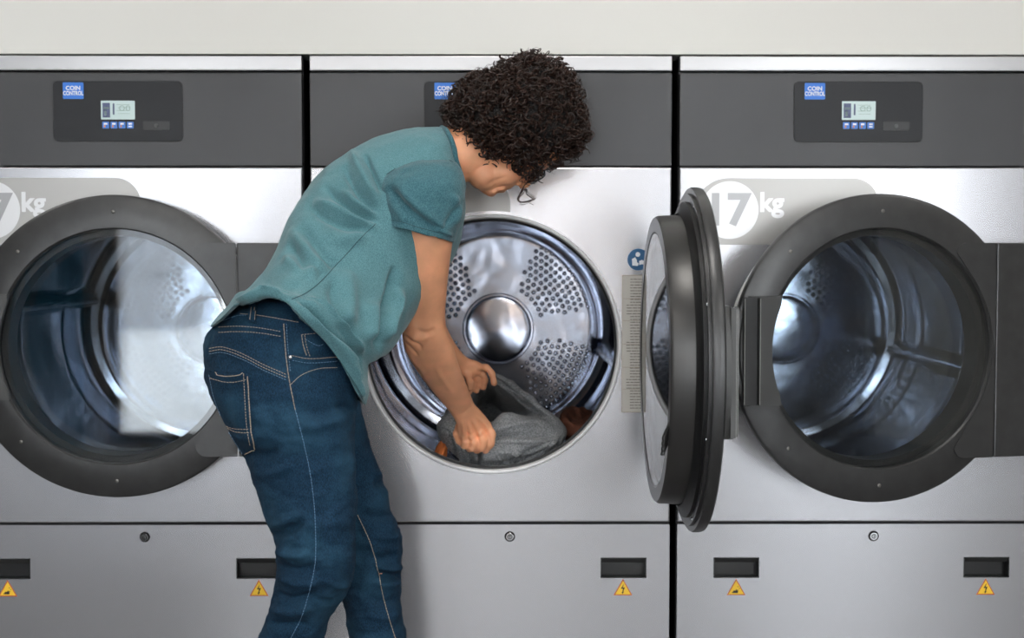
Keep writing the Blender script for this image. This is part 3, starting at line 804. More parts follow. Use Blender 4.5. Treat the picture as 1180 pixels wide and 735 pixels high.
crease(shirt.data, [
 # pull folds running from the armpit over the back
 ([(441, 252), (425, 235), (408, 215), (396, 190)], 4.5, -0.0179), ([(438, 236), (424, 214), (412, 190), (404, 172)], 5, 0.0153), ([(441, 224), (430, 200), (420, 178)], 3, -0.0153),
 ([(440, 258), (412, 244), (386, 226), (372, 214)], 4.5, -0.0179), ([(442, 250), (415, 236), (392, 219)], 4, 0.0128), ([(436, 262), (410, 252), (384, 240), (360, 232)], 5, 0.0153),
 ([(432, 264), (400, 262), (376, 252), (352, 236)], 5, -0.0128), ([(425, 268), (390, 276), (372, 262)], 7, 0.0102),
 ([(345, 262), (362, 280), (380, 300), (392, 308)], 6, -0.0128), ([(332, 280), (345, 298), (352, 318)], 5, -0.0102), ([(335, 262), (352, 286), (366, 304), (380, 312)], 7, 0.0128),
 ([(325, 296), (345, 310), (368, 318)], 6, 0.0128), ([(300, 322), (325, 330), (350, 332)], 6, -0.0077),
 ([(455, 305), (452, 325), (448, 345), (440, 360), (437, 385), (434, 408)], 4.5, -0.0229), ([(460, 330), (457, 350), (448, 372), (446, 395)], 5, 0.0204), ([(425, 345), (432, 370), (430, 395)], 10, 0.0153),
 ([(398, 310), (402, 345), (398, 380)], 9, 0.0128), ([(385, 320), (386, 350), (392, 378)], 6, -0.0102),
 # hem lifts into a soft roll on the hip and hangs in front
 ([(262, 350), (285, 341), (312, 337), (332, 345)], 4, 0.0153), ([(275, 352), (300, 344), (325, 347)], 2.4, -0.0102),
 ([(333, 346), (352, 362), (376, 385), (398, 410), (412, 440)], 5, 0.0204), ([(340, 345), (366, 366), (390, 390), (408, 412), (416, 440)], 3.5, -0.0229), ([(350, 343), (380, 362), (404, 388), (418, 410)], 5, 0.0229),
 ([(365, 344), (392, 366), (414, 394)], 4, -0.0179), ([(385, 372), (402, 392), (414, 420)], 3, -0.0128), ([(404, 420), (414, 445), (418, 460)], 3, 0.0102),
])
displace(shirt.data, 26, .0018, 9, 2)

# ---- sleeves (near one, far one)
def sleeve(ctrl, n=60, k=120, name='sleeve'):
    mb = MB(); R = rings(ctrl, n, k, 2.15); mb.loft(R, cap=False)
    vs = list(R[-1]) + list(inner(R[-1], .955)) + list(inner(R[-3], .93)) + list(inner(R[-12], .9)); fs = []
    for i in range(3):
        for j in range(k):
            j2 = (j + 1) % k; fs.append((i * k + j, i * k + j2, (i + 1) * k + j2, (i + 1) * k + j))
    mb.add(vs, fs)
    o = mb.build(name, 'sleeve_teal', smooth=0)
    bm = bmesh.new(); bm.from_mesh(o.data); bmesh.ops.remove_doubles(bm, verts=bm.verts, dist=1e-5); bmesh.ops.recalc_face_normals(bm, faces=bm.faces); bm.to_mesh(o.data); bm.free()
    return o
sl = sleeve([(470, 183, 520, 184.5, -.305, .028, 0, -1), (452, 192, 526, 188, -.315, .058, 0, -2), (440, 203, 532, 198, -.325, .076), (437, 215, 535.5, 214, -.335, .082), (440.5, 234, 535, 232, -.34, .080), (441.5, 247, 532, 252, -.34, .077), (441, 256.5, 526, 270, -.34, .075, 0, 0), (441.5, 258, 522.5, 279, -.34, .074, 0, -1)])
displace(sl.data, 14, .003, 5)
crease(sl.data, [([(446, 214), (462, 232), (485, 252), (512, 268)], 4, -0.0090), ([(452, 206), (480, 238), (506, 258), (520, 266)], 5, 0.0075), ([(520, 222), (528, 240), (524, 262)], 4, 0.0075), ([(532, 230), (520, 250), (508, 266)], 3, -0.0060), ([(448, 225), (455, 240), (470, 256)], 5, 0.0045), ([(500, 262), (512, 268), (522, 272)], 2.2, 0.0060)])
displace(sl.data, 60, .0009, 2, 2)
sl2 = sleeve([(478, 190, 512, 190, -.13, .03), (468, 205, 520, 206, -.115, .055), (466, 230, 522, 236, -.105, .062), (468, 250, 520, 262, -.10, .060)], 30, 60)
displace(sl2.data, 14, .003, 8)

# ---- jeans
mb = MB()
near_leg = [
 (300, 336, 372, 340, -.40, .10), (277, 352, 384, 354, -.41, .135), (255, 371, 395, 379, -.42, .153), (240.5, 386, 406, 402, -.42, .156, 0, 2), (236, 408, 412, 428, -.425, .156, 0, 3), (236.5, 430, 413, 452, -.43, .155),
 (243, 458, 411, 474, -.44, .148), (256.5, 482, 409, 492, -.455, .138), (269, 504, 409, 508, -.465, .125), (281, 525, 409, 524, -.475, .108), (293, 560, 410, 556, -.485, .098), (307, 600, 410, 592, -.49, .092),
 (316, 628, 410, 622, -.495, .088), (318.5, 652, 408.5, 650, -.495, .085), (314, 690, 398, 688, -.48, .078), (305.5, 716, 380, 710, -.47, .073), (296, 740, 372.5, 738, -.46, .070), (283, 775, 362, 775, -.45, .068), (275, 830, 345, 830, -.44, .060), (270, 890, 326, 890, -.43, .052), (266, 945, 316, 945, -.425, .048)]
mb.loft(rings(near_leg, 200, 160, 2.12))
far_leg = [
 (262, 370, 382, 380, -.30, .10), (262, 410, 404, 420, -.29, .11), (290, 450, 414, 462, -.285, .105), (308, 480, 419.5, 484, -.285, .098), (325, 515, 428, 517, -.285, .090), (342, 556, 442.5, 556.6, -.285, .084), (356, 590, 452.5, 589, -.285, .08),
 (368, 614, 462, 614, -.285, .077), (378, 640, 463.5, 640, -.285, .074), (387, 665, 462.5, 665, -.285, .070), (396, 695, 464, 700, -.285, .068), (403, 737, 469.5, 737, -.285, .066), (408, 780, 474, 780, -.285, .062), (414, 850, 472, 850, -.285, .053), (420, 925, 470, 925, -.285, .046)]
mb.loft(rings(far_leg, 170, 140, 2.1))
# folded-up cloth of the waistband
jeans = fuse(mb, 'jeans', .0042, 'denim', 4)
displace(jeans.data, 8, .0035, 21, 2)
crease(jeans.data, [
 # seat, hip, crotch pulls
 ([(330, 470), (355, 474), (385, 470), (408, 462)], 7, -0.0051), ([(345, 492), (375, 488), (405, 476)], 6, 0.0068),
 ([(262, 497), (285, 502), (318, 498)], 7, 0.0068), ([(275, 520), (300, 524), (326, 518)], 6, -0.0068), ([(285, 545), (312, 546), (340, 536)], 6, 0.0051),
 ([(388, 470), (400, 468), (409, 474)], 3, -0.0085),
 # back of the knee
 ([(308, 618), (330, 612), (352, 600)], 5, -0.0102), ([(312, 606), (330, 600), (350, 590)], 5, 0.0085), ([(317, 632), (335, 640), (360, 640)], 5, 0.0102), ([(318, 650), (340, 656), (368, 652)], 5, -0.0102), ([(318, 664), (345, 672), (375, 668)], 6, 0.0102), ([(314, 682), (340, 690), (365, 684)], 4.5, -0.0102),
 ([(308, 702), (335, 706), (362, 698)], 5, 0.0085), ([(303, 716), (330, 722), (360, 718)], 4.5, -0.0085), ([(345, 600), (372, 606), (402, 600)], 7, 0.0051), ([(360, 690), (380, 694), (396, 688)], 3.5, -0.0068), ([(370, 668), (392, 676), (404, 670)], 4, 0.0051),
 # front leg
 ([(430, 560), (440, 556), (452, 560)], 4, -0.0085), ([(428, 548), (436, 546), (444, 546)], 4, 0.0068), ([(415, 590), (432, 596), (456, 592)], 5, -0.0068), ([(430, 618), (446, 620), (462, 616)], 4, 0.0051),
 ([(432, 652), (448, 656), (466, 652)], 3, 0.0102), ([(434, 660), (450, 664), (466, 661)], 2.8, -0.0136), ([(430, 670), (448, 674), (464, 668)], 4, 0.0085), ([(424, 690), (445, 694), (462, 688)], 4, -0.0068), ([(425, 640), (440, 644), (458, 640)], 4, -0.0085), ([(420, 706), (440, 712), (464, 706)], 5, 0.0051),
 # raised lines: yoke, side seam, waistband, pocket rim
 ([(242, 404), (257, 404), (279, 411), (303, 423), (331, 436)], 5, 0.0029, (9, 9)), ([(327, 370), (329, 398), (332, 428), (337, 470), (349, 506), (358, 549), (363, 593), (363, 643), (358, 676), (347, 712), (334, 736)], 2.2, 0.0023, (9, 9)),
 ([(330, 374), (333, 428), (340, 470), (352, 506), (361, 549), (366, 593), (366, 643), (361, 676), (350, 712)], 2.0, -0.0020, (9, 9)),
 ([(252, 380), (275, 380), (300, 382), (324, 386)], 3, 0.0026, (9, 9)), ([(256, 368), (276, 364), (300, 366), (340, 372)], 6, 0.0039, (9, 9)),
 ([(334, 412), (357, 416), (388, 415)], 3, 0.0033, (9, 9)), ([(334, 405), (357, 408), (388, 406)], 2.5, -0.0033, (9, 9)),
 ([(410, 589), (427, 625), (436, 658), (443, 694), (456, 735)], 2.2, 0.0026, (9, 9)),
])
displace(jeans.data, 24, .0028, 14, 3, (.7, .7, 1.6)); displace(jeans.data, 70, .0010, 4, 2, (1, 1, .8))
jt = bvh_of(jeans)

def stitch(mb, pts, mi=0, dash=2.2, gap=1.1, rad=.00062, lift=.0006, tree=None, closed=False):
    pl = cr(pts, 200) if len(pts) > 2 else np.array([np.array(pts[0], float) * (1 - u) + np.array(pts[1], float) * u for u in np.linspace(0, 1, 100)])
    s = np.concatenate([[0], np.cumsum(np.linalg.norm(np.diff(pl, axis=0), axis=1))]); L = s[-1]; a = 0.0
    while a < L - dash * .5:
        seg = []
        for u in (0, .5, 1):
            d = min(L, a + dash * u); q = (np.interp(d, s, pl[:, 0]), np.interp(d, s, pl[:, 1]))
            p, n = on_surface(tree or jt, q[0], q[1], lift)
            if p is not None: seg.append(p)
        if len(seg) == 3 and np.linalg.norm(seg[0] - seg[2]) < .02: mb.tube(seg, rad, 5, mi)
        a += dash + gap
def off(pts, dx, dy): return [(p[0] + dx, p[1] + dy) for p in pts]
yoke = [(241.5, 401.5), (257, 400), (279, 407.5), (303.5, 420), (331, 432)]
seam = [(327, 373), (328.5, 398), (331.6, 427.4), (335, 447), (340, 472), (349, 506), (358, 549), (362.8, 592.6), (363.5, 643), (358, 675.6), (347, 711.7), (334.6, 736)]
pocket_top = [(239.5, 423.4), (252, 431), (269, 431.5), (285.5, 428)]
inseam = [(410.5, 590), (426.6, 625), (435.6, 657.6), (443, 693.7), (456, 737)]
mb = MB()
for d in (0, 3.2, 6.2): stitch(mb, off(yoke, 0, d), 0 if d < 5 else 1)
stitch(mb, seam[:5], 0, 4, .6, .0008); stitch(mb, seam[4:], 1, 2.6, .8, .0007); stitch(mb, off(seam[:3], 3, 0), 1)
stitch(mb, [(252, 377), (275, 376), (300, 378), (324, 382)], 0); stitch(mb, [(252, 383), (275, 382), (300, 383.5), (324.5, 387.5)], 0)
stitch(mb, [(277, 361.5), (295, 363), (320, 367), (345, 371.5)], 0, 3, .6); stitch(mb, [(254, 371), (272, 364), (284, 363)], 1)
stitch(mb, [(336, 409.8), (357, 413.4), (388, 411.5)], 0, 3, .6); stitch(mb, [(337, 415), (357, 418), (389, 416)], 1)
stitch(mb, [(335, 443), (347.5, 432), (367, 424.7), (389, 423.5)], 0, 3, .5)
stitch(mb, [(347.5, 385.5), (349.5, 398), (353.6, 411)], 0, 3, .6, .0008); stitch(mb, [(351, 386), (353, 398), (357, 411)], 0); stitch(mb, [(347.5, 385.5), (364, 384)], 0); stitch(mb, [(352, 391), (366, 398), (374, 396)], 1)
seams = mb.build('seam_stitching', ['thread', 'thread_blue'], smooth=60)
mb = MB(); stitch(mb, inseam, 0, 3, .6, .0008)
inst = mb.build('inseam_stitching', ['thread', 'thread_blue'], smooth=60)
# back pocket: a sewn-on patch with thickness
def patch(name, outline_px, mats, lift=.0022, grid=26, parent=None, tree=None):
    o = np.array(outline_px, float); mb = MB(); tree = tree or jt
    (x0, y0), (x1, y1) = o.min(0), o.max(0)
    # rows between the left and right boundary
    def span(y):
        xs_ = []
        for i in range(len(o)):
            a, b = o[i], o[(i + 1) % len(o)]
            if (a[1] - y) * (b[1] - y) <= 0 and a[1] != b[1]: xs_.append(a[0] + (b[0] - a[0]) * (y - a[1]) / (b[1] - a[1]))
        return (min(xs_), max(xs_)) if len(xs_) >= 2 else (None, None)
    rows = []
    for y in np.linspace(y0 + .3, y1 - .3, grid):
        a, b = span(y)
        if a is None: continue
        while a < b and on_surface(tree, a, y)[0] is None: a += .4
        a += .3
        row = []
        for u in np.linspace(0, 1, grid):
            e = min(u, 1 - u); p, n = on_surface(tree, a + (b - a) * u, y, lift if 0 < e else .0002)
            row.append(p)
        if all(p is not None for p in row): rows.append(row)
    vs = [p for r in rows for p in r]; fs = [(i * grid + j, i * grid + j + 1, (i + 1) * grid + j + 1, (i + 1) * grid + j) for i in range(len(rows) - 1) for j in range(grid - 1)]
    mb.add(vs, fs); ob = mb.build(name, mats, parent, smooth=0)
    sd = ob.modifiers.new('t', 'SOLIDIFY'); sd.thickness = .0022; sd.offset = 0.0
    return ob
pk = patch('back_pocket', [(238.9, 424.5), (245, 428), (252, 431.3), (269, 431.8), (285.8, 428.2), (288, 465), (290.5, 494), (294, 518), (281.5, 525), (268.5, 505), (256, 485), (247, 462), (241, 440)], 'denim', grid=34)
pt = bvh_of(pk)
mb = MB(); pkt = dict(tree=pt, lift=.0022)
stitch(mb, off(pocket_top, 1, 1.2), 0, 3, .6, .0008, **pkt); stitch(mb, [(243, 435), (257, 439.5), (270, 440), (285, 437)], 0, **pkt)
stitch(mb, [(285, 430), (287, 465), (289, 494), (292.6, 517)], 0, 3, .5, .0009, **pkt); stitch(mb, [(281.5, 431), (283.3, 465), (285.5, 494), (288.5, 512)], 0, **pkt)
stitch(mb, [(292, 518), (281.5, 523.5)], 0, 3, .6, .0009, **pkt); stitch(mb, [(280, 522), (268.5, 503.5), (257.5, 486)], 1, **pkt)
stitch(mb, [(257, 486.5), (266, 492.5), (277, 494), (289, 494)], 0, **pkt); stitch(mb, [(261, 491), (270, 497), (280, 498.5), (289, 498.5)], 0, **pkt)
stitch(mb, [(242, 432), (247, 456), (255, 478)], 1, **pkt)
pks = mb.build('pocket_stitching', ['thread', 'thread_blue'], pk, smooth=60)
bl = patch('belt_loop', [(288, 352), (296, 352), (294.5, 372), (286.5, 371)], 'denim', .006, 10)
mb = MB(); bt = bvh_of(bl); stitch(mb, [(289.8, 355), (288.5, 369.5)], 0, 3, .5, tree=bt, lift=.0018); stitch(mb, [(293.6, 355), (292.4, 370)], 0, 3, .5, tree=bt, lift=.0018)
bls = mb.build('loop_stitching', 'thread', bl, smooth=60)
p_, n_ = on_surface(jt, 334.6, 411.7, .0008)
mb = MB(); mb.sphere(p_, .0040, seg=16, sc=(1, .5, 1)); rivet = mb.build('rivet', 'chrome', smooth=50)
# ---- body: head, neck, arms, hands, legs as one continuous surface
mb = MB()
# trunk and legs kept inside the clothes
inset = []
for s in shirt_sec[1:12]:
    s = list(s) + [0] * (9 - len(s)); b = np.array(s[0:2]); f = np.array(s[2:4]); m = (b + f) / 2
    inset.append((*(m + (b - m) * .86), *(m + (f - m) * .84), s[4], s[5] * .84, 0, 0, 0))
mb.loft(rings(inset, 60, 48, 2.1))
mb.loft(rings([(262, 360, 370, 385, -.42, .11), (252, 400, 392, 425, -.42, .125), (258, 450, 398, 460, -.44, .12), (288, 515, 400, 515, -.465, .095), (318, 610, 400, 608, -.485, .078), (327, 655, 399, 650, -.485, .07), (306, 735, 364, 735, -.455, .055), (283, 860, 330, 860, -.435, .042), (281, 960, 306, 960, -.43, .034), (281, 990, 306, 990, -.425, .034)], 70, 40))
mb.loft(rings([(290, 420, 395, 430, -.29, .08), (335, 515, 418, 517, -.285, .074), (378, 614, 452, 614, -.285, .062), (404, 700, 456, 700, -.285, .05), (418, 780, 464, 780, -.285, .046), (430, 900, 458, 900, -.285, .033), (430, 945, 458, 945, -.285, .033)], 60, 36))
# neck
mb.loft(rings([(492, 160, 522, 212, -.22, .06), (512, 148, 531, 211, -.215, .062), (532, 138, 542, 209, -.21, .060), (556, 128, 556, 208, -.205, .058), (590, 120, 580, 205, -.20, .055)], 40, 48))
# head frame: f = facing, u = crown, s = far side
HC = P(604, 146, -.205)
chin = P(564.5, 224.5, -.20); brow = P(634, 192, -.185)
f_ = np.cross(np.array([0, 1.0, 0]), brow - chin); f_ /= np.linalg.norm(f_)
if f_[2] > 0: f_ = -f_
f_ = f_ + np.array([0, .22, 0]); f_ /= np.linalg.norm(f_)
u_ = brow - chin; u_ -= f_ * (u_ @ f_); u_ /= np.linalg.norm(u_)
s_ = np.cross(f_, u_)
def ell(c, rf, ru, rs, n=24):
    bm = bmesh.new(); bmesh.ops.create_uvsphere(bm, u_segments=n, v_segments=n // 2 + 2, radius=1)
    M = Matrix(((f_[0] * rf, u_[0] * ru, s_[0] * rs, c[0]), (f_[1] * rf, u_[1] * ru, s_[1] * rs, c[1]), (f_[2] * rf, u_[2] * ru, s_[2] * rs, c[2]), (0, 0, 0, 1)))
    mb.bm(bm, 0, M)
ell(HC, .096, .098, .077); ell(HC + f_ * .030 - u_ * .004, .066, .075, .066)
# profile of the face, chin to hairline, as a tapering slab across the head
prof_px = [(546, 212, .050), (552, 219, .044), (559.5, 224.4, .036), (565, 226.6, .033), (569.5, 225.8, .034), (573.5, 222.3, .037), (577, 222.2, .037), (581.4, 221.6, .036), (584, 218.6, .038), (586.5, 218.2, .038), (589, 217.4, .038), (592, 214.6, .041), (596.5, 212.2, .044), (602, 210.0, .048), (609, 205.5, .052), (618, 201.0, .055), (627, 196.6, .058), (634, 191, .060), (643, 184.2, .058), (650, 179, .054)]
secs = []
pp = cr(np.array(prof_px), 90)
K = 40
for i, (x, y, hw) in enumerate(pp):
    e = P(x, y, -.20); pm = proj(HC)
    tx, ty = pm[0] - 14, pm[1] + 18
    back = P(x + (tx - x) * .62, y + (ty - y) * .62, -.20)
    m = (e + back) / 2; h = (e - back) / 2; ring = []
    for k_ in range(K):
        t = 2 * PI * k_ / K; c, s2 = math.cos(t), math.sin(t)
        cc = math.copysign(abs(c) ** .9, c)
        w = hw * (abs(s2) ** .85) * math.copysign(1, s2)
        ring.append(m + h * cc + np.array([0, 1.0, 0]) * w)
    secs.append(ring)
mb.loft(secs)
# cheek and jaw fullness, nose, ear
mb.sphere(P(578, 199, -.226), .034, seg=24, sc=(1.15, .8, .8)); mb.sphere(P(558, 200, -.222), .034, seg=24)
mb.tube([P(618, 200, -.20), P(611, 205.5, -.20), P(606, 211.0, -.20), P(602.5, 213.8, -.20)], [.006, .008, .0105, .0085], 14); mb.sphere(P(602.5, 212.6, -.20), .0095, seg=14)
mb.sphere(P(598, 210.2, -.213), .0075, seg=12); mb.sphere(P(598, 210.2, -.187), .0075, seg=12)
for sy in (1,):
    mb.sphere(P(575, 168, -.205 + sy * .077), .024, seg=16, sc=(1, .35, 1.1))
# right arm
rarm = [(478, 205, 522, 205, -.325, .050), (462, 240, 524, 243, -.335, .052), (460, 262, 521.5, 279, -.335, .051), (461, 300, 518, 305, -.32, .049), (462, 335, 514.5, 340, -.29, .046), (461.5, 365, 513.2, 366, -.255, .043), (463.5, 387, 516, 384, -.235, .042), (467, 403.5, 522.5, 400, -.21, .042), (476, 420, 528, 418, -.18, .041), (486, 434.7, 533, 431, -.15, .039), (500, 453, 539, 447, -.11, .034), (513, 468, 543.2, 457, -.075, .028), (520, 477, 546.5, 465, -.05, .0235), (525.5, 487, 553, 472, -.03, .021), (527, 497, 563, 484, -.008, .020), (529.5, 506, 567.5, 496, .006, .019), (532, 511, 566, 505, .016, .014)]
mb.loft(rings(rarm, 130, 48, 2.1))
def finger(pts, r0, r1, k=14):
    C = np.array([list(P(a, b, c)) for a, b, c in pts]); n = 26
    R = cr(C, n); rr = np.linspace(r0, r1, n) * (1 + .10 * np.cos(np.linspace(0, 2 * PI * (len(pts) - 1) , n)) )
    mb.tube(R, rr, k); mb.sphere(R[-1], rr[-1], seg=12); mb.sphere(R[0], rr[0], seg=12)
finger([(561, 490, -.004), (566.5, 500, -.010), (565.5, 511, -.008), (559.5, 518.5, .006)], .0098, .0080)
finger([(553, 497, -.008), (557, 507, -.016), (555, 515.5, -.012), (549.5, 518.5, .006)], .0098, .0080)
finger([(544, 502, -.008), (546.8, 510, -.016), (544.5, 516, -.010), (541, 517, .008)], .0092, .0076)
finger([(535, 503, -.004), (536.5, 509, -.010), (535.5, 514, -.004), (534.5, 513.5, .010)], .0082, .0068)
finger([(530, 492, .006), (527, 500, .010), (530, 508, .014), (535, 513, .020)], .0105, .0085)
for (kx, ky, kz) in ((561, 491, -.012), (553, 498, -.017), (544, 502.5, -.016), (535.5, 503, -.012)): mb.sphere(P(kx, ky, kz), .0085, seg=12)
# tendons on the back of the hand
for (a, b) in (((545, 476), (560, 489)), ((541, 479), (552, 496)), ((537, 482), (543.5, 501)), ((533, 484), (535.5, 502))):
    mb.tube([P(a[0], a[1], -.044), P((a[0] + b[0]) / 2, (a[1] + b[1]) / 2, -.031), P(b[0], b[1], -.018)], [.003, .0042, .005], 8)
# left arm, passing behind the right one
larm = [(480, 215, 515, 215, -.11, .045), (470, 262, 512, 262, -.08, .044), (470, 320, 508, 320, -.05, .040), (472, 365, 511, 362, -.03, .037), (486, 392, 514, 375, .01, .034), (504, 412, 523, 393, .055, .029), (517, 425, 531, 404.5, .085, .023), (526, 432, 539.5, 412.5, .105, .019), (536, 438, 549, 415.5, .115, .017), (543, 437, 556, 419, .12, .014)]
mb.loft(rings(larm, 90, 40, 2.1))
finger([(552, 423, .112), (560, 423.5, .104), (566.5, 430, .10), (569.3, 441, .10)], .0090, .0072)
finger([(549, 428, .118), (556, 430, .125), (559, 438, .135), (557, 446, .145)], .0088, .0070)
finger([(545, 431, .124), (550, 436, .135), (551, 444, .145), (549, 450, .15)], .0085, .0068)
finger([(540, 434, .128), (543, 440, .138), (543, 447, .148), (541, 452, .152)], .0080, .0062)
finger([(535, 424, .105), (539, 433, .100), (541, 440, .104), (541, 446, .112)], .0098, .0078)
body = fuse(mb, 'person', .0022, 'skin', 6, .5)
crease(body.data, [
 ([(565, 220.6), (572, 217.4), (580, 215.6), (585, 215.4)], 1.3, -.0035), ([(566, 223.5), (574, 219.5), (583, 217)], 1.6, .0016), ([(560, 216), (566, 210), (577, 206), (586, 203)], 2.2, -.0018),
 ([(466, 386), (472, 392), (482, 397), (487, 404)], 2.0, -.004), ([(466, 394), (474, 402), (482, 410)], 1.6, -.0030), ([(472, 388), (484, 391), (494, 386)], 4, .003), ([(478, 380), (492, 384), (503, 378)], 3.5, -.003), ([(470, 405), (478, 418), (490, 430)], 2.2, .0022),
 ([(528, 206), (534, 202), (541, 200)], 2, -.0015), ([(556, 222), (550, 212), (541, 207)], 2.2, -.001), ([(524, 478), (534, 476), (543, 468)], 2, -.0012), ([(500, 420), (512, 440), (524, 456)], 3, .0018), ([(492, 300), (494, 340), (488, 368)], 7, .0025),
])
tag(body, 'curly-haired person in teal t-shirt and blue jeans bending into the open dryer', 'person')
bpy.data.objects.remove(person)
for o in (shirt, jeans): o.parent = body
sl.parent = shirt; sl2.parent = shirt
for o in (seams, inst, pk, bl, rivet): o.parent = jeans
pks['label'] = 'tan thread double row on the back pocket'; seams['label'] = 'pale tan contrast stitching'
# shirt stitching: sleeve seam, side seam and hem lines, neck rib
st = bvh_of(shirt); sst = bvh_of(sl)
mb = MB()
def line(mb, pts, rad, tree, lift=.0004, mi=0, n=70):
    pl = cr(pts, n) if len(pts) > 2 else np.array([np.array(pts[0], float) * (1 - u) + np.array(pts[1], float) * u for u in np.linspace(0, 1, n)])
    q = [on_surface(tree, x, y, lift)[0] for x, y in pl]; run = []
    q = [p for p in q if p is not None]
    for p in q + [None]:
        if p is None or (run and np.linalg.norm(p - run[-1]) > .07):
            if len(run) > 3: mb.tube(np.array(run), rad, 6, mi)
            run = []
        if p is not None: run.append(p)
line(mb, [(433, 258), (415, 275), (400, 292), (385, 308), (368, 326), (352, 338), (336, 345)], .0007, st)
hem = [(249, 376), (264, 366.5), (281, 356.5), (301, 350.5), (318, 348.5), (328, 353), (338, 361), (347.5, 371), (362, 387), (377, 402), (392, 422), (401, 436), (411, 451), (417, 462)]
mb.build('shirt_seam', 'thread_teal', shirt, smooth=60); mb = MB()
line(mb, off(hem, .5, -5.0), .0006, st)
line(mb, off(hem, .5, -2.6), .0005, st)
hs = mb.build('hem_seam', 'thread_teal', shirt, smooth=60)
mb = MB(); line(mb, [(440, 252.5), (460, 255), (481, 261.5), (501.6, 267), (514, 269), (521, 273)], .0006, sst)
mb.build('cuff_seam', 'thread_teal', sl, smooth=60)
mb = MB(); line(mb, [(439, 205), (451, 197.5), (471, 184.5), (493.5, 180), (510, 181), (522, 187)], .0008, sst); mb.build('armhole_seam', 'thread_teal', sl, smooth=60)
mb = MB(); line(mb, [(437, 210), (440, 222), (442.5, 238), (442.5, 252)], .0008, sst); mb.build('underarm_seam', 'thread_teal', sl, smooth=60)
mb = MB()
Cn = [(509, 147, -.215), (514, 150, -.262), (519.5, 160, -.283), (523.5, 172, -.288), (525.5, 184, -.286), (530, 198, -.27), (533, 207, -.215), (530, 198, -.165), (523.5, 172, -.145), (514, 150, -.165), (509, 147, -.215)]
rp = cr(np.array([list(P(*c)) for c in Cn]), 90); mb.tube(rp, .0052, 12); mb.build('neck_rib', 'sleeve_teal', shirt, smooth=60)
# shoes, resting on the floor
def shoe(px, y, yaw):
    x = P(px, 960, y)[0]; mb = MB()
    M = Matrix.Translation((x, y, 0)) @ Matrix.Rotation(yaw, 4, 'Z')
    rs = []
    for (u, w, h, b) in ((-.10, .028, .05, .012), (-.085, .036, .085, .012), (-.04, .038, .10, .012), (0, .039, .085, .012), (.06, .046, .062, .012), (.12, .048, .05, .012), (.16, .038, .04, .012), (.185, .015, .028, .014)):
        ring = []
        for k_ in range(24):
            t = 2 * PI * k_ / 24; q = M @ Vector((u, w * math.cos(t), b + (h - b) * (.5 + .5 * math.sin(t)))); ring.append(q[:])
        rs.append(ring)
    mb.loft(rs); up_ = mb.build('shoe', 'shoe_white', body, smooth=50)
    mb = MB(); rs = []
    for (u, w) in ((-.108, .022), (-.09, .038), (-.03, .041), (.05, .047), (.12, .050), (.165, .040), (.192, .014)):
        ring = [(M @ Vector((u, w * math.copysign(abs(math.cos(2 * PI * k_ / 20)) ** .5, math.cos(2 * PI * k_ / 20)), .0 + .022 * (.5 + .5 * math.copysign(1, math.sin(2 * PI * k_ / 20 + .01))))))[:] for k_ in range(20)]
        rs.append(ring)
    mb.loft(rs); mb.build('sole', 'shoe_sole', up_)
shoe(300, -.43, .35); shoe(448, -.285, .35)

# ---- hair: a springy mass of ringlets over a dark under-layer
hb = [(540, 171), (526, 157), (512, 146), (510, 130), (517, 113), (529, 98), (546, 87), (567, 80), (588, 69), (609, 62), (627, 66), (645, 72), (658, 84), (670, 108), (676, 138), (677, 158), (670, 174), (658, 182), (646, 184), (628, 197), (610, 207), (597, 203), (586, 191), (567, 190), (549, 182)]
hb = np.array(hb, float); hc = np.array([594.0, 132.0])
ang = np.arctan2(hb[:, 1] - hc[1], hb[:, 0] - hc[0]); rad_ = np.linalg.norm(hb - hc, axis=1); od = np.argsort(ang); ang, rad_ = ang[od], rad_[od]
angw = np.concatenate([ang - 2 * PI, ang, ang + 2 * PI]); radw = np.concatenate([rad_] * 3)
def hr(a): return np.interp(a, angw, radw)
HCC = P(hc[0], hc[1], -.205); PXM = np.linalg.norm(P(hc[0] + 1, hc[1], -.205) - HCC)
HD = .128
def hair_pt(a, el, s=1.0):
    """a: angle in the profile plane, el: -pi/2 (camera side) .. pi/2, s: fraction of the outer radius"""
    r = hr(a) * math.cos(el) * s; y = -.205 + HD * math.sin(el) * s
    # flatten where the face is: lower edge pulls back to leave the jaw free
    return P(hc[0] + r * math.cos(a), hc[1] + r * math.sin(a), y)
mb = MB(); rs = []
for el in np.linspace(-PI / 2 + .05, PI / 2 - .05, 40):
    rs.append([hair_pt(a, el, .86) for a in np.linspace(-PI, PI, 97)[:-1]])
mb.loft(rs)
hair = mb.build('hair', 'hair_base', body, smooth=0)
displace(hair.data, 22, .012, 5, 3); displace(hair.data, 60, .005, 2, 2)
hair['label'] = 'short thick dark brown curly hair'
R3 = np.random.RandomState(11)
mb = MB()
def ringlet(p0, p1, coil_r, turns, wire, n=34, ph=0.0, sides=4, squash=1.0):
    t = np.linspace(0, 1, n); ax = p1 - p0; L = np.linalg.norm(ax); ax = ax / (L + 1e-9)
    a = np.array([0, 0, 1.0]) if abs(ax[2]) < .9 else np.array([1.0, 0, 0])
    u = np.cross(ax, a); u /= np.linalg.norm(u); w = np.cross(ax, u)
    env = coil_r * np.minimum(1, t * 4) * (1 - .25 * t)
    ang_ = ph + 2 * PI * turns * t
    q = p0[None] + ax[None] * (L * t)[:, None] + u[None] * (env * np.cos(ang_))[:, None] + w[None] * (env * squash * np.sin(ang_))[:, None]
    mb.tube(q, wire * (1 - .5 * t ** 3), sides, cap=False)
NR = 2300
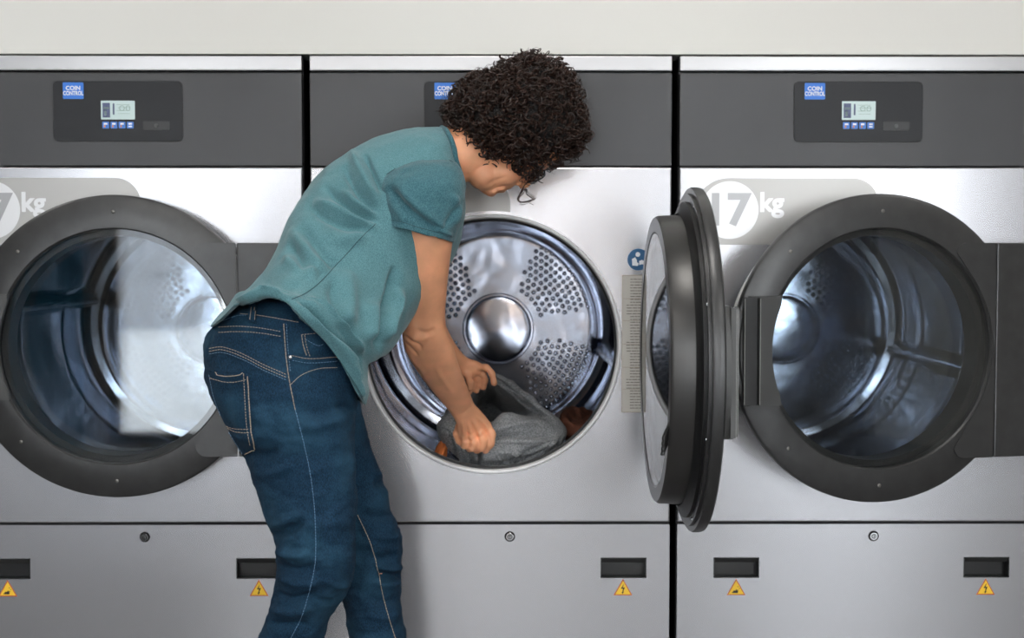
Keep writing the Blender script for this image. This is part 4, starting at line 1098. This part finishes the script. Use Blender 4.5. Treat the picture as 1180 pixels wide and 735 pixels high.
for i in range(NR):
    a = R3.uniform(-PI, PI); el = math.asin(R3.uniform(-1, .75))
    s1 = R3.uniform(.86, 1.0) if i % 5 else R3.uniform(.98, 1.05)
    c = hair_pt(a, el, s1)
    # ringlets lie along the surface, hanging down and outwards
    tang = hair_pt(a + R3.normal(0, .16), np.clip(el + R3.normal(0, .16), -1.5, 1.5), s1) - c
    outw = c - HCC; outw /= np.linalg.norm(outw)
    d = tang + np.array([0, 0, -.012]) + outw * R3.normal(.0, .008)
    d /= np.linalg.norm(d) + 1e-9
    L = R3.uniform(.015, .04)
    ringlet(c - d * L * .5 - outw * .004, c + d * L * .5, R3.uniform(.005, .0098), R3.uniform(1.0, 2.0), R3.uniform(.0009, .0021), 34, R3.uniform(0, 6.28), 5, R3.uniform(.6, 1))
for i in range(260):                                   # loose hairs that stand off the outline
    a = R3.uniform(-PI, .35) if R3.rand() < .85 else R3.uniform(-PI, PI); el = R3.normal(0, .45)
    c = hair_pt(a, np.clip(el, -1.2, 1.2), .96); o2 = c - HCC; o2 /= np.linalg.norm(o2)
    e = hair_pt(a + R3.normal(0, .12), np.clip(el + R3.normal(0, .1), -1.3, 1.3), R3.uniform(1.03, 1.13))
    ringlet(c, e, R3.uniform(.004, .011), R3.uniform(.6, 2.2), R3.uniform(.0002, .0005), 30, R3.uniform(0, 6.28), 3)
# big curls on the crown, the temple wisps and the long forelock
for (x, y, r, w) in ((612, 62, .011, .0012), (620, 60, .009, .0011), (604, 66, .012, .0012), (630, 64, .010, .0010), (640, 72, .009, .0010), (596, 72, .009, .001), (665, 102, .011, .0011), (668, 110, .012, .0010), (573, 74, .008, .001), (662, 178, .010, .0018), (666, 168, .009, .0015), (514, 142, .008, .0014), (512, 134, .010, .001), (556, 178, .011, .0007), (586, 198, .008, .0006), (592, 203, .006, .0006), (600, 204, .006, .0007), (594, 194, .007, .0006), (634, 193, .007, .0005), (610, 200, .009, .0009)):
    c = P(x, y, -.215 if y > 150 and x < 640 else -.2); ringlet(c + np.array([-.006, .0, .006]), c + np.array([.010, -.012, -.010]), r, 1.7, w, 40, x * .7, 6)
lock = [(613, 190), (616, 200), (611, 207), (605, 213), (600, 222), (597, 230), (602, 233.5), (612, 231), (615, 229), (608, 223), (606, 218), (600, 224), (598, 228)]
for k_ in range(5):
    q = cr(np.array([list(P(x + R3.normal(0, .9), y + R3.normal(0, .9), -.235 + .002 * k_)) for x, y in lock]), 90); mb.tube(q, [.0006, .0005, .0004, .0008, .0003][k_], 5)
for x, y in ((600, 205), (606, 206), (612, 201), (618, 197), (608, 210), (614, 208)):
    ringlet(P(x, y - 6, -.235), P(x + 1, y + 5, -.24), .005, 2.2, .0007, 36, x, 5)
q = cr(np.array([list(P(x, y, -.235)) for x, y in ((604, 231), (610, 234), (615, 236))]), 20); mb.tube(q, .0005, 5)
q = cr(np.array([list(P(x, y, -.235)) for x, y in ((598, 235), (602, 236), (606, 235))]), 20); mb.tube(q, .0005, 5)
mb.build('hair_ringlets', 'hair_dark', hair, smooth=60, fix=False)
# glasses
mb = MB()
def lens_ring(cx_, cy_, y, yaw):
    c = P(cx_, cy_, y); a = P(cx_ + 9, cy_ - 5, y + .0) - c; b = np.array([0, 1.0, 0]) * .016
    return [c + a * math.copysign(abs(math.cos(t)) ** .6, math.cos(t)) + (b * .2 + (P(cx_ - 1.5, cy_ - 5, y) - c) * .9) * math.copysign(abs(math.sin(t)) ** .6, math.sin(t)) for t in np.linspace(0, 2 * PI, 41)]
for y in (-.235, -.165): mb.tube(lens_ring(618.5, 203.5, y, 0), .0014, 8, cap=False)
mb.tube([P(627, 199, -.235), P(628, 199, -.20), P(627, 199, -.165)], .0016, 8)
for y in (-.278, -.125): mb.tube([P(624, 197, -.235 if y < -.2 else -.165), P(618, 192, y * .98 if y < -.2 else y), P(590, 172, y)], .0016, 8)
mb.build('glasses', 'glasses_black', body, smooth=60)

# ------------------------------------------------------------------ washing inside the middle drum
def cloth_obj(name, rings_, mats, k, label, cat):
    mb = MB(); mb.loft(rings_, cap=True); return tag(mb.build(name, mats, smooth=0), label, cat)
def ringpx(pts, n=120):
    pts = list(pts); c = np.array([list(P(*p)) for p in pts + pts[:3]]); c = np.vstack([c[-4:-3] if False else c[len(pts) - 1:len(pts)], c])
    # periodic Catmull-Rom
    m = len(pts); base = np.array([list(P(*p)) for p in pts]); out = []
    for q in np.linspace(0, m, n, endpoint=False):
        i = int(q); f = q - i; p0, p1, p2, p3 = base[(i - 1) % m], base[i % m], base[(i + 1) % m], base[(i + 2) % m]
        out.append(.5 * ((2 * p1) + (-p0 + p2) * f + (2 * p0 - 5 * p1 + 4 * p2 - p3) * f * f + (-p0 + 3 * p1 - 3 * p2 + p3) * f ** 3))
    return out
mouth_in = [(550, 480, .52), (551, 470, .53), (558, 463, .54), (567, 464, .54), (574, 470, .54), (580, 476, .535), (576, 482, .525), (566, 486, .515), (556, 486, .51)]
mouth_mid = [(543, 488, .26), (543, 463, .28), (553, 449, .29), (570, 448, .295), (588, 460, .30), (606, 475, .29), (598, 480, .26), (578, 482, .24), (558, 494, .24)]
mouth = [(538, 490, .12), (537, 460, .16), (548, 443, .175), (570, 440, .19), (592, 454, .20), (624, 477, .18), (606, 481, .12), (582, 478, .09), (557, 497, .09)]
lip = [(530, 492, .10), (533, 456, .14), (545, 434, .16), (573, 431, .185), (600, 452, .20), (638, 480, .17), (634, 494, .10), (600, 500, .07), (566, 508, .065)]
out1 = [(512, 492, .10), (520, 470, .16), (538, 436, .19), (578, 434, .21), (608, 460, .23), (646, 486, .20), (648, 503, .10), (612, 516, .055), (560, 524, .05)]
out2 = [(506, 498, .12), (512, 480, .20), (532, 446, .24), (578, 444, .26), (612, 468, .28), (648, 492, .24), (648, 512, .11), (616, 530, .085), (560, 536, .085)]
out3 = [(512, 512, .14), (516, 496, .24), (534, 474, .42), (576, 466, .60), (612, 486, .42), (640, 504, .28), (640, 520, .13), (608, 541, .11), (558, 543, .11)]
out4 = [(530, 522, .16), (534, 508, .30), (545, 496, .55), (576, 490, .60), (604, 503, .50), (622, 515, .30), (618, 526, .15), (596, 536, .12), (560, 538, .12)]
ctrl = [ringpx(r, 200) for r in (mouth_in, mouth_mid, mouth, lip, out1, out2, out3, out4)]
arr = np.array(ctrl); rs = []
flat = cr(arr.reshape(len(ctrl), -1), 150); rs = [r.reshape(-1, 3) for r in flat]
gar = cloth_obj('knit_garment', rs, 'grey_knit', 200, 'crumpled grey knitted garment lying in the open drum, gripped by both hands', 'garment')
displace(gar.data, 12, .005, 31, 2)
crease(gar.data, [
 ([(532, 490), (534, 462), (546, 441), (568, 438)], 2.2, -0.0096), ([(526, 486), (529, 460), (541, 439)], 1.8, 0.0096), ([(520, 488), (524, 464), (536, 442)], 1.6, -0.0096),
 ([(568, 436), (590, 448), (618, 476), (646, 494)], 2.0, -0.0128), ([(574, 433), (600, 450), (626, 474)], 2.0, 0.0096), ([(585, 444), (610, 466), (640, 486)], 1.5, -0.0080),
 ([(560, 500), (590, 490), (615, 488), (640, 492)], 3.0, 0.0112), ([(562, 508), (590, 502), (620, 500), (642, 500)], 2.6, -0.0128), ([(566, 514), (592, 510), (622, 512), (640, 512)], 3, 0.0096),
 ([(590, 530), (615, 518), (640, 500)], 2.5, -0.0112), ([(598, 538), (622, 526), (646, 506)], 3, 0.0096), ([(552, 520), (551, 532), (546, 543)], 1.8, -0.0160), ([(558, 518), (560, 530), (556, 542)], 3, 0.0096), ([(570, 520), (585, 536), (604, 540)], 2, -0.0096),
 ([(514, 500), (522, 515), (524, 535)], 2.2, -0.0112), ([(524, 500), (531, 516), (534, 536)], 2.5, 0.0112), ([(533, 506), (540, 522), (542, 540)], 1.8, -0.0112), ([(508, 494), (520, 498), (530, 494)], 2, -0.0064), ([(580, 524), (590, 530), (600, 528)], 2, -0.0080), ([(586, 520), (596, 524), (604, 522)], 1.6, 0.0080),
])
displace(gar.data, 140, .0009, 3, 2)
def keep_in_drum(me, rmax, gap=.004):
    C = coords_of(me); c = np.array([X0 + CX, 0, CZ]); D = C - c; r = np.hypot(D[:, 0], D[:, 2])
    lim = np.where(C[:, 1] < .088, R_OPEN - .010, rmax); k = np.minimum(1, lim / np.maximum(r, 1e-6))
    C[:, 0] = c[0] + D[:, 0] * k; C[:, 2] = c[2] + D[:, 2] * k
    me.vertices.foreach_set('co', C.ravel()); me.update()
keep_in_drum(gar.data, .326)
# turned edges and hard folds of the knit
gt = bvh_of(gar)
for pts, r0 in (([(526, 490), (528, 462), (541, 439), (556, 433), (574, 433), (600, 451), (626, 473), (644, 487)], .0042),
                ([(534, 492), (536, 462), (548, 442), (566, 438), (584, 448), (606, 468), (626, 480)], .0036),
                ([(520, 492), (522, 466), (534, 446)], .0040),
                ([(556, 498), (566, 486), (584, 478), (606, 480), (628, 483), (646, 492)], .0048),
                ([(562, 512), (588, 508), (612, 509), (634, 508), (648, 500)], .0042),
                ([(584, 541), (606, 532), (630, 516), (648, 500)], .0052),
                ([(548, 522), (549, 532), (545, 542)], .0036), ([(529, 512), (537, 524), (540, 541)], .0044), ([(514, 496), (521, 514), (526, 534)], .0040), ([(568, 520), (580, 532), (596, 538)], .0034)):
    pl = cr(pts, 60); q = [on_surface(gt, x, y, 0.0)[0] for x, y in pl]; q = [p for p in q if p is not None]
    run = []
    for p in q:
        if not run or np.linalg.norm(p - run[-1]) < .03: run.append(p)
    r0 *= 1.35
    if len(run) > 8:
        run = np.array(run); ks = np.ones(7) / 7
        sm = np.stack([np.convolve(np.pad(run[:, i], 3, mode='edge'), ks, mode='valid') for i in range(3)], 1)
        mb = MB(); mb.tube(sm, r0 * np.clip(np.minimum(np.linspace(0, 6, len(sm)), np.linspace(6, 0, len(sm))), .15, 1), 14); e_ = mb.build('fabric_fold', 'grey_knit', gar, smooth=0); displace(e_.data, 60, .0012, 3, 2)
# fringe tuft on the garment
mb = MB(); R4 = np.random.RandomState(5)
for i in range(70):
    x, y = R4.normal(592, 5), R4.normal(525, 3.5); c = P(x, y, .085)
    d = np.array([R4.normal(), R4.normal() * .4 - .6, R4.normal()]) * .006
    mb.tube([c + np.array([0, .02, 0]), c + d * .4, c + d + R4.normal(0, .003, 3), c + d * 1.3 + R4.normal(0, .004, 3)], .0011, 5)
mb.build('frayed_tuft', 'grey_knit', gar, smooth=60)
def heap(name, rows, mats, label, cat, seed, amp=.008):
    arr = np.array([ringpx(r, 120) for r in rows]); flat = cr(arr.reshape(len(rows), -1), 60)
    o = cloth_obj(name, [r.reshape(-1, 3) for r in flat], mats, 120, label, cat)
    displace(o.data, 18, amp, seed, 3); displace(o.data, 60, .002, seed + 3, 2); keep_in_drum(o.data, .326); return o
heap('towel', [[(664, 482, 0.34), (669, 478, 0.40), (676, 480, 0.42), (676, 486, 0.34)], [(648, 480, 0.28), (662, 469, 0.46), (686, 474, 0.50), (696, 484, 0.36), (678, 494, 0.26)], [(646, 492, 0.28), (654, 478, 0.50), (690, 484, 0.54), (704, 494, 0.38), (680, 512, 0.26)], [(654, 512, 0.32), (662, 496, 0.50), (686, 498, 0.52), (696, 506, 0.38), (676, 518, 0.32)]], 'brown_cloth', 'brown towel bunched up in the drum to the right of the grey garment', 'towel', 41)
heap('cloth_scrap', [[(505, 515, .11), (509, 509, .13), (513, 511, .12), (510, 517, .10)], [(501, 525, .10), (506, 510, .14), (515, 513, .13), (511, 524, .095)], [(500, 531, .10), (505, 522, .14), (514, 526, .13), (508, 533, .10)]], 'orange_cloth', 'small orange cloth sticking out at the left of the grey garment', 'cloth', 57, .003)
# ------------------------------------------------------------------ light and view
wd = bpy.data.worlds.new('sky'); SC.world = wd; wd.use_nodes = True
nt = wd.node_tree; bg = nt.nodes['Background']
bg.inputs['Color'].default_value = (0.93, 0.97, 1.0, 1); bg.inputs['Strength'].default_value = 15.0
for i, (a, b) in enumerate(openings):
    ld = bpy.data.lights.new('window_portal', 'AREA'); ld.shape = 'RECTANGLE'; ld.size = b - a - .1; ld.size_y = 2.42
    ld.cycles.is_portal = True
    lo = bpy.data.objects.new('window_portal', ld); COL.objects.link(lo); lo.location = ((a + b) / 2, RY0 - .02, 1.33); lo.rotation_euler = (math.radians(90), 0, 0)
    lo['kind'] = 'helper'
SC.view_settings.view_transform = 'Standard'
SC.view_settings.look = 'None'
SC.view_settings.gamma = 1.0
SC.view_settings.use_curve_mapping = False
SC.view_settings.exposure = 0.12
SC.cycles.use_denoising = True
SC.cycles.denoising_prefilter = 'ACCURATE'
SC.cycles.adaptive_threshold = 0.004
SC.cycles.max_bounces = 8
SC.cycles.transparent_max_bounces = 16
SC.cycles.sample_clamp_indirect = 3.0
SC.cycles.blur_glossy = 1.0
SC.cycles.caustics_reflective = False
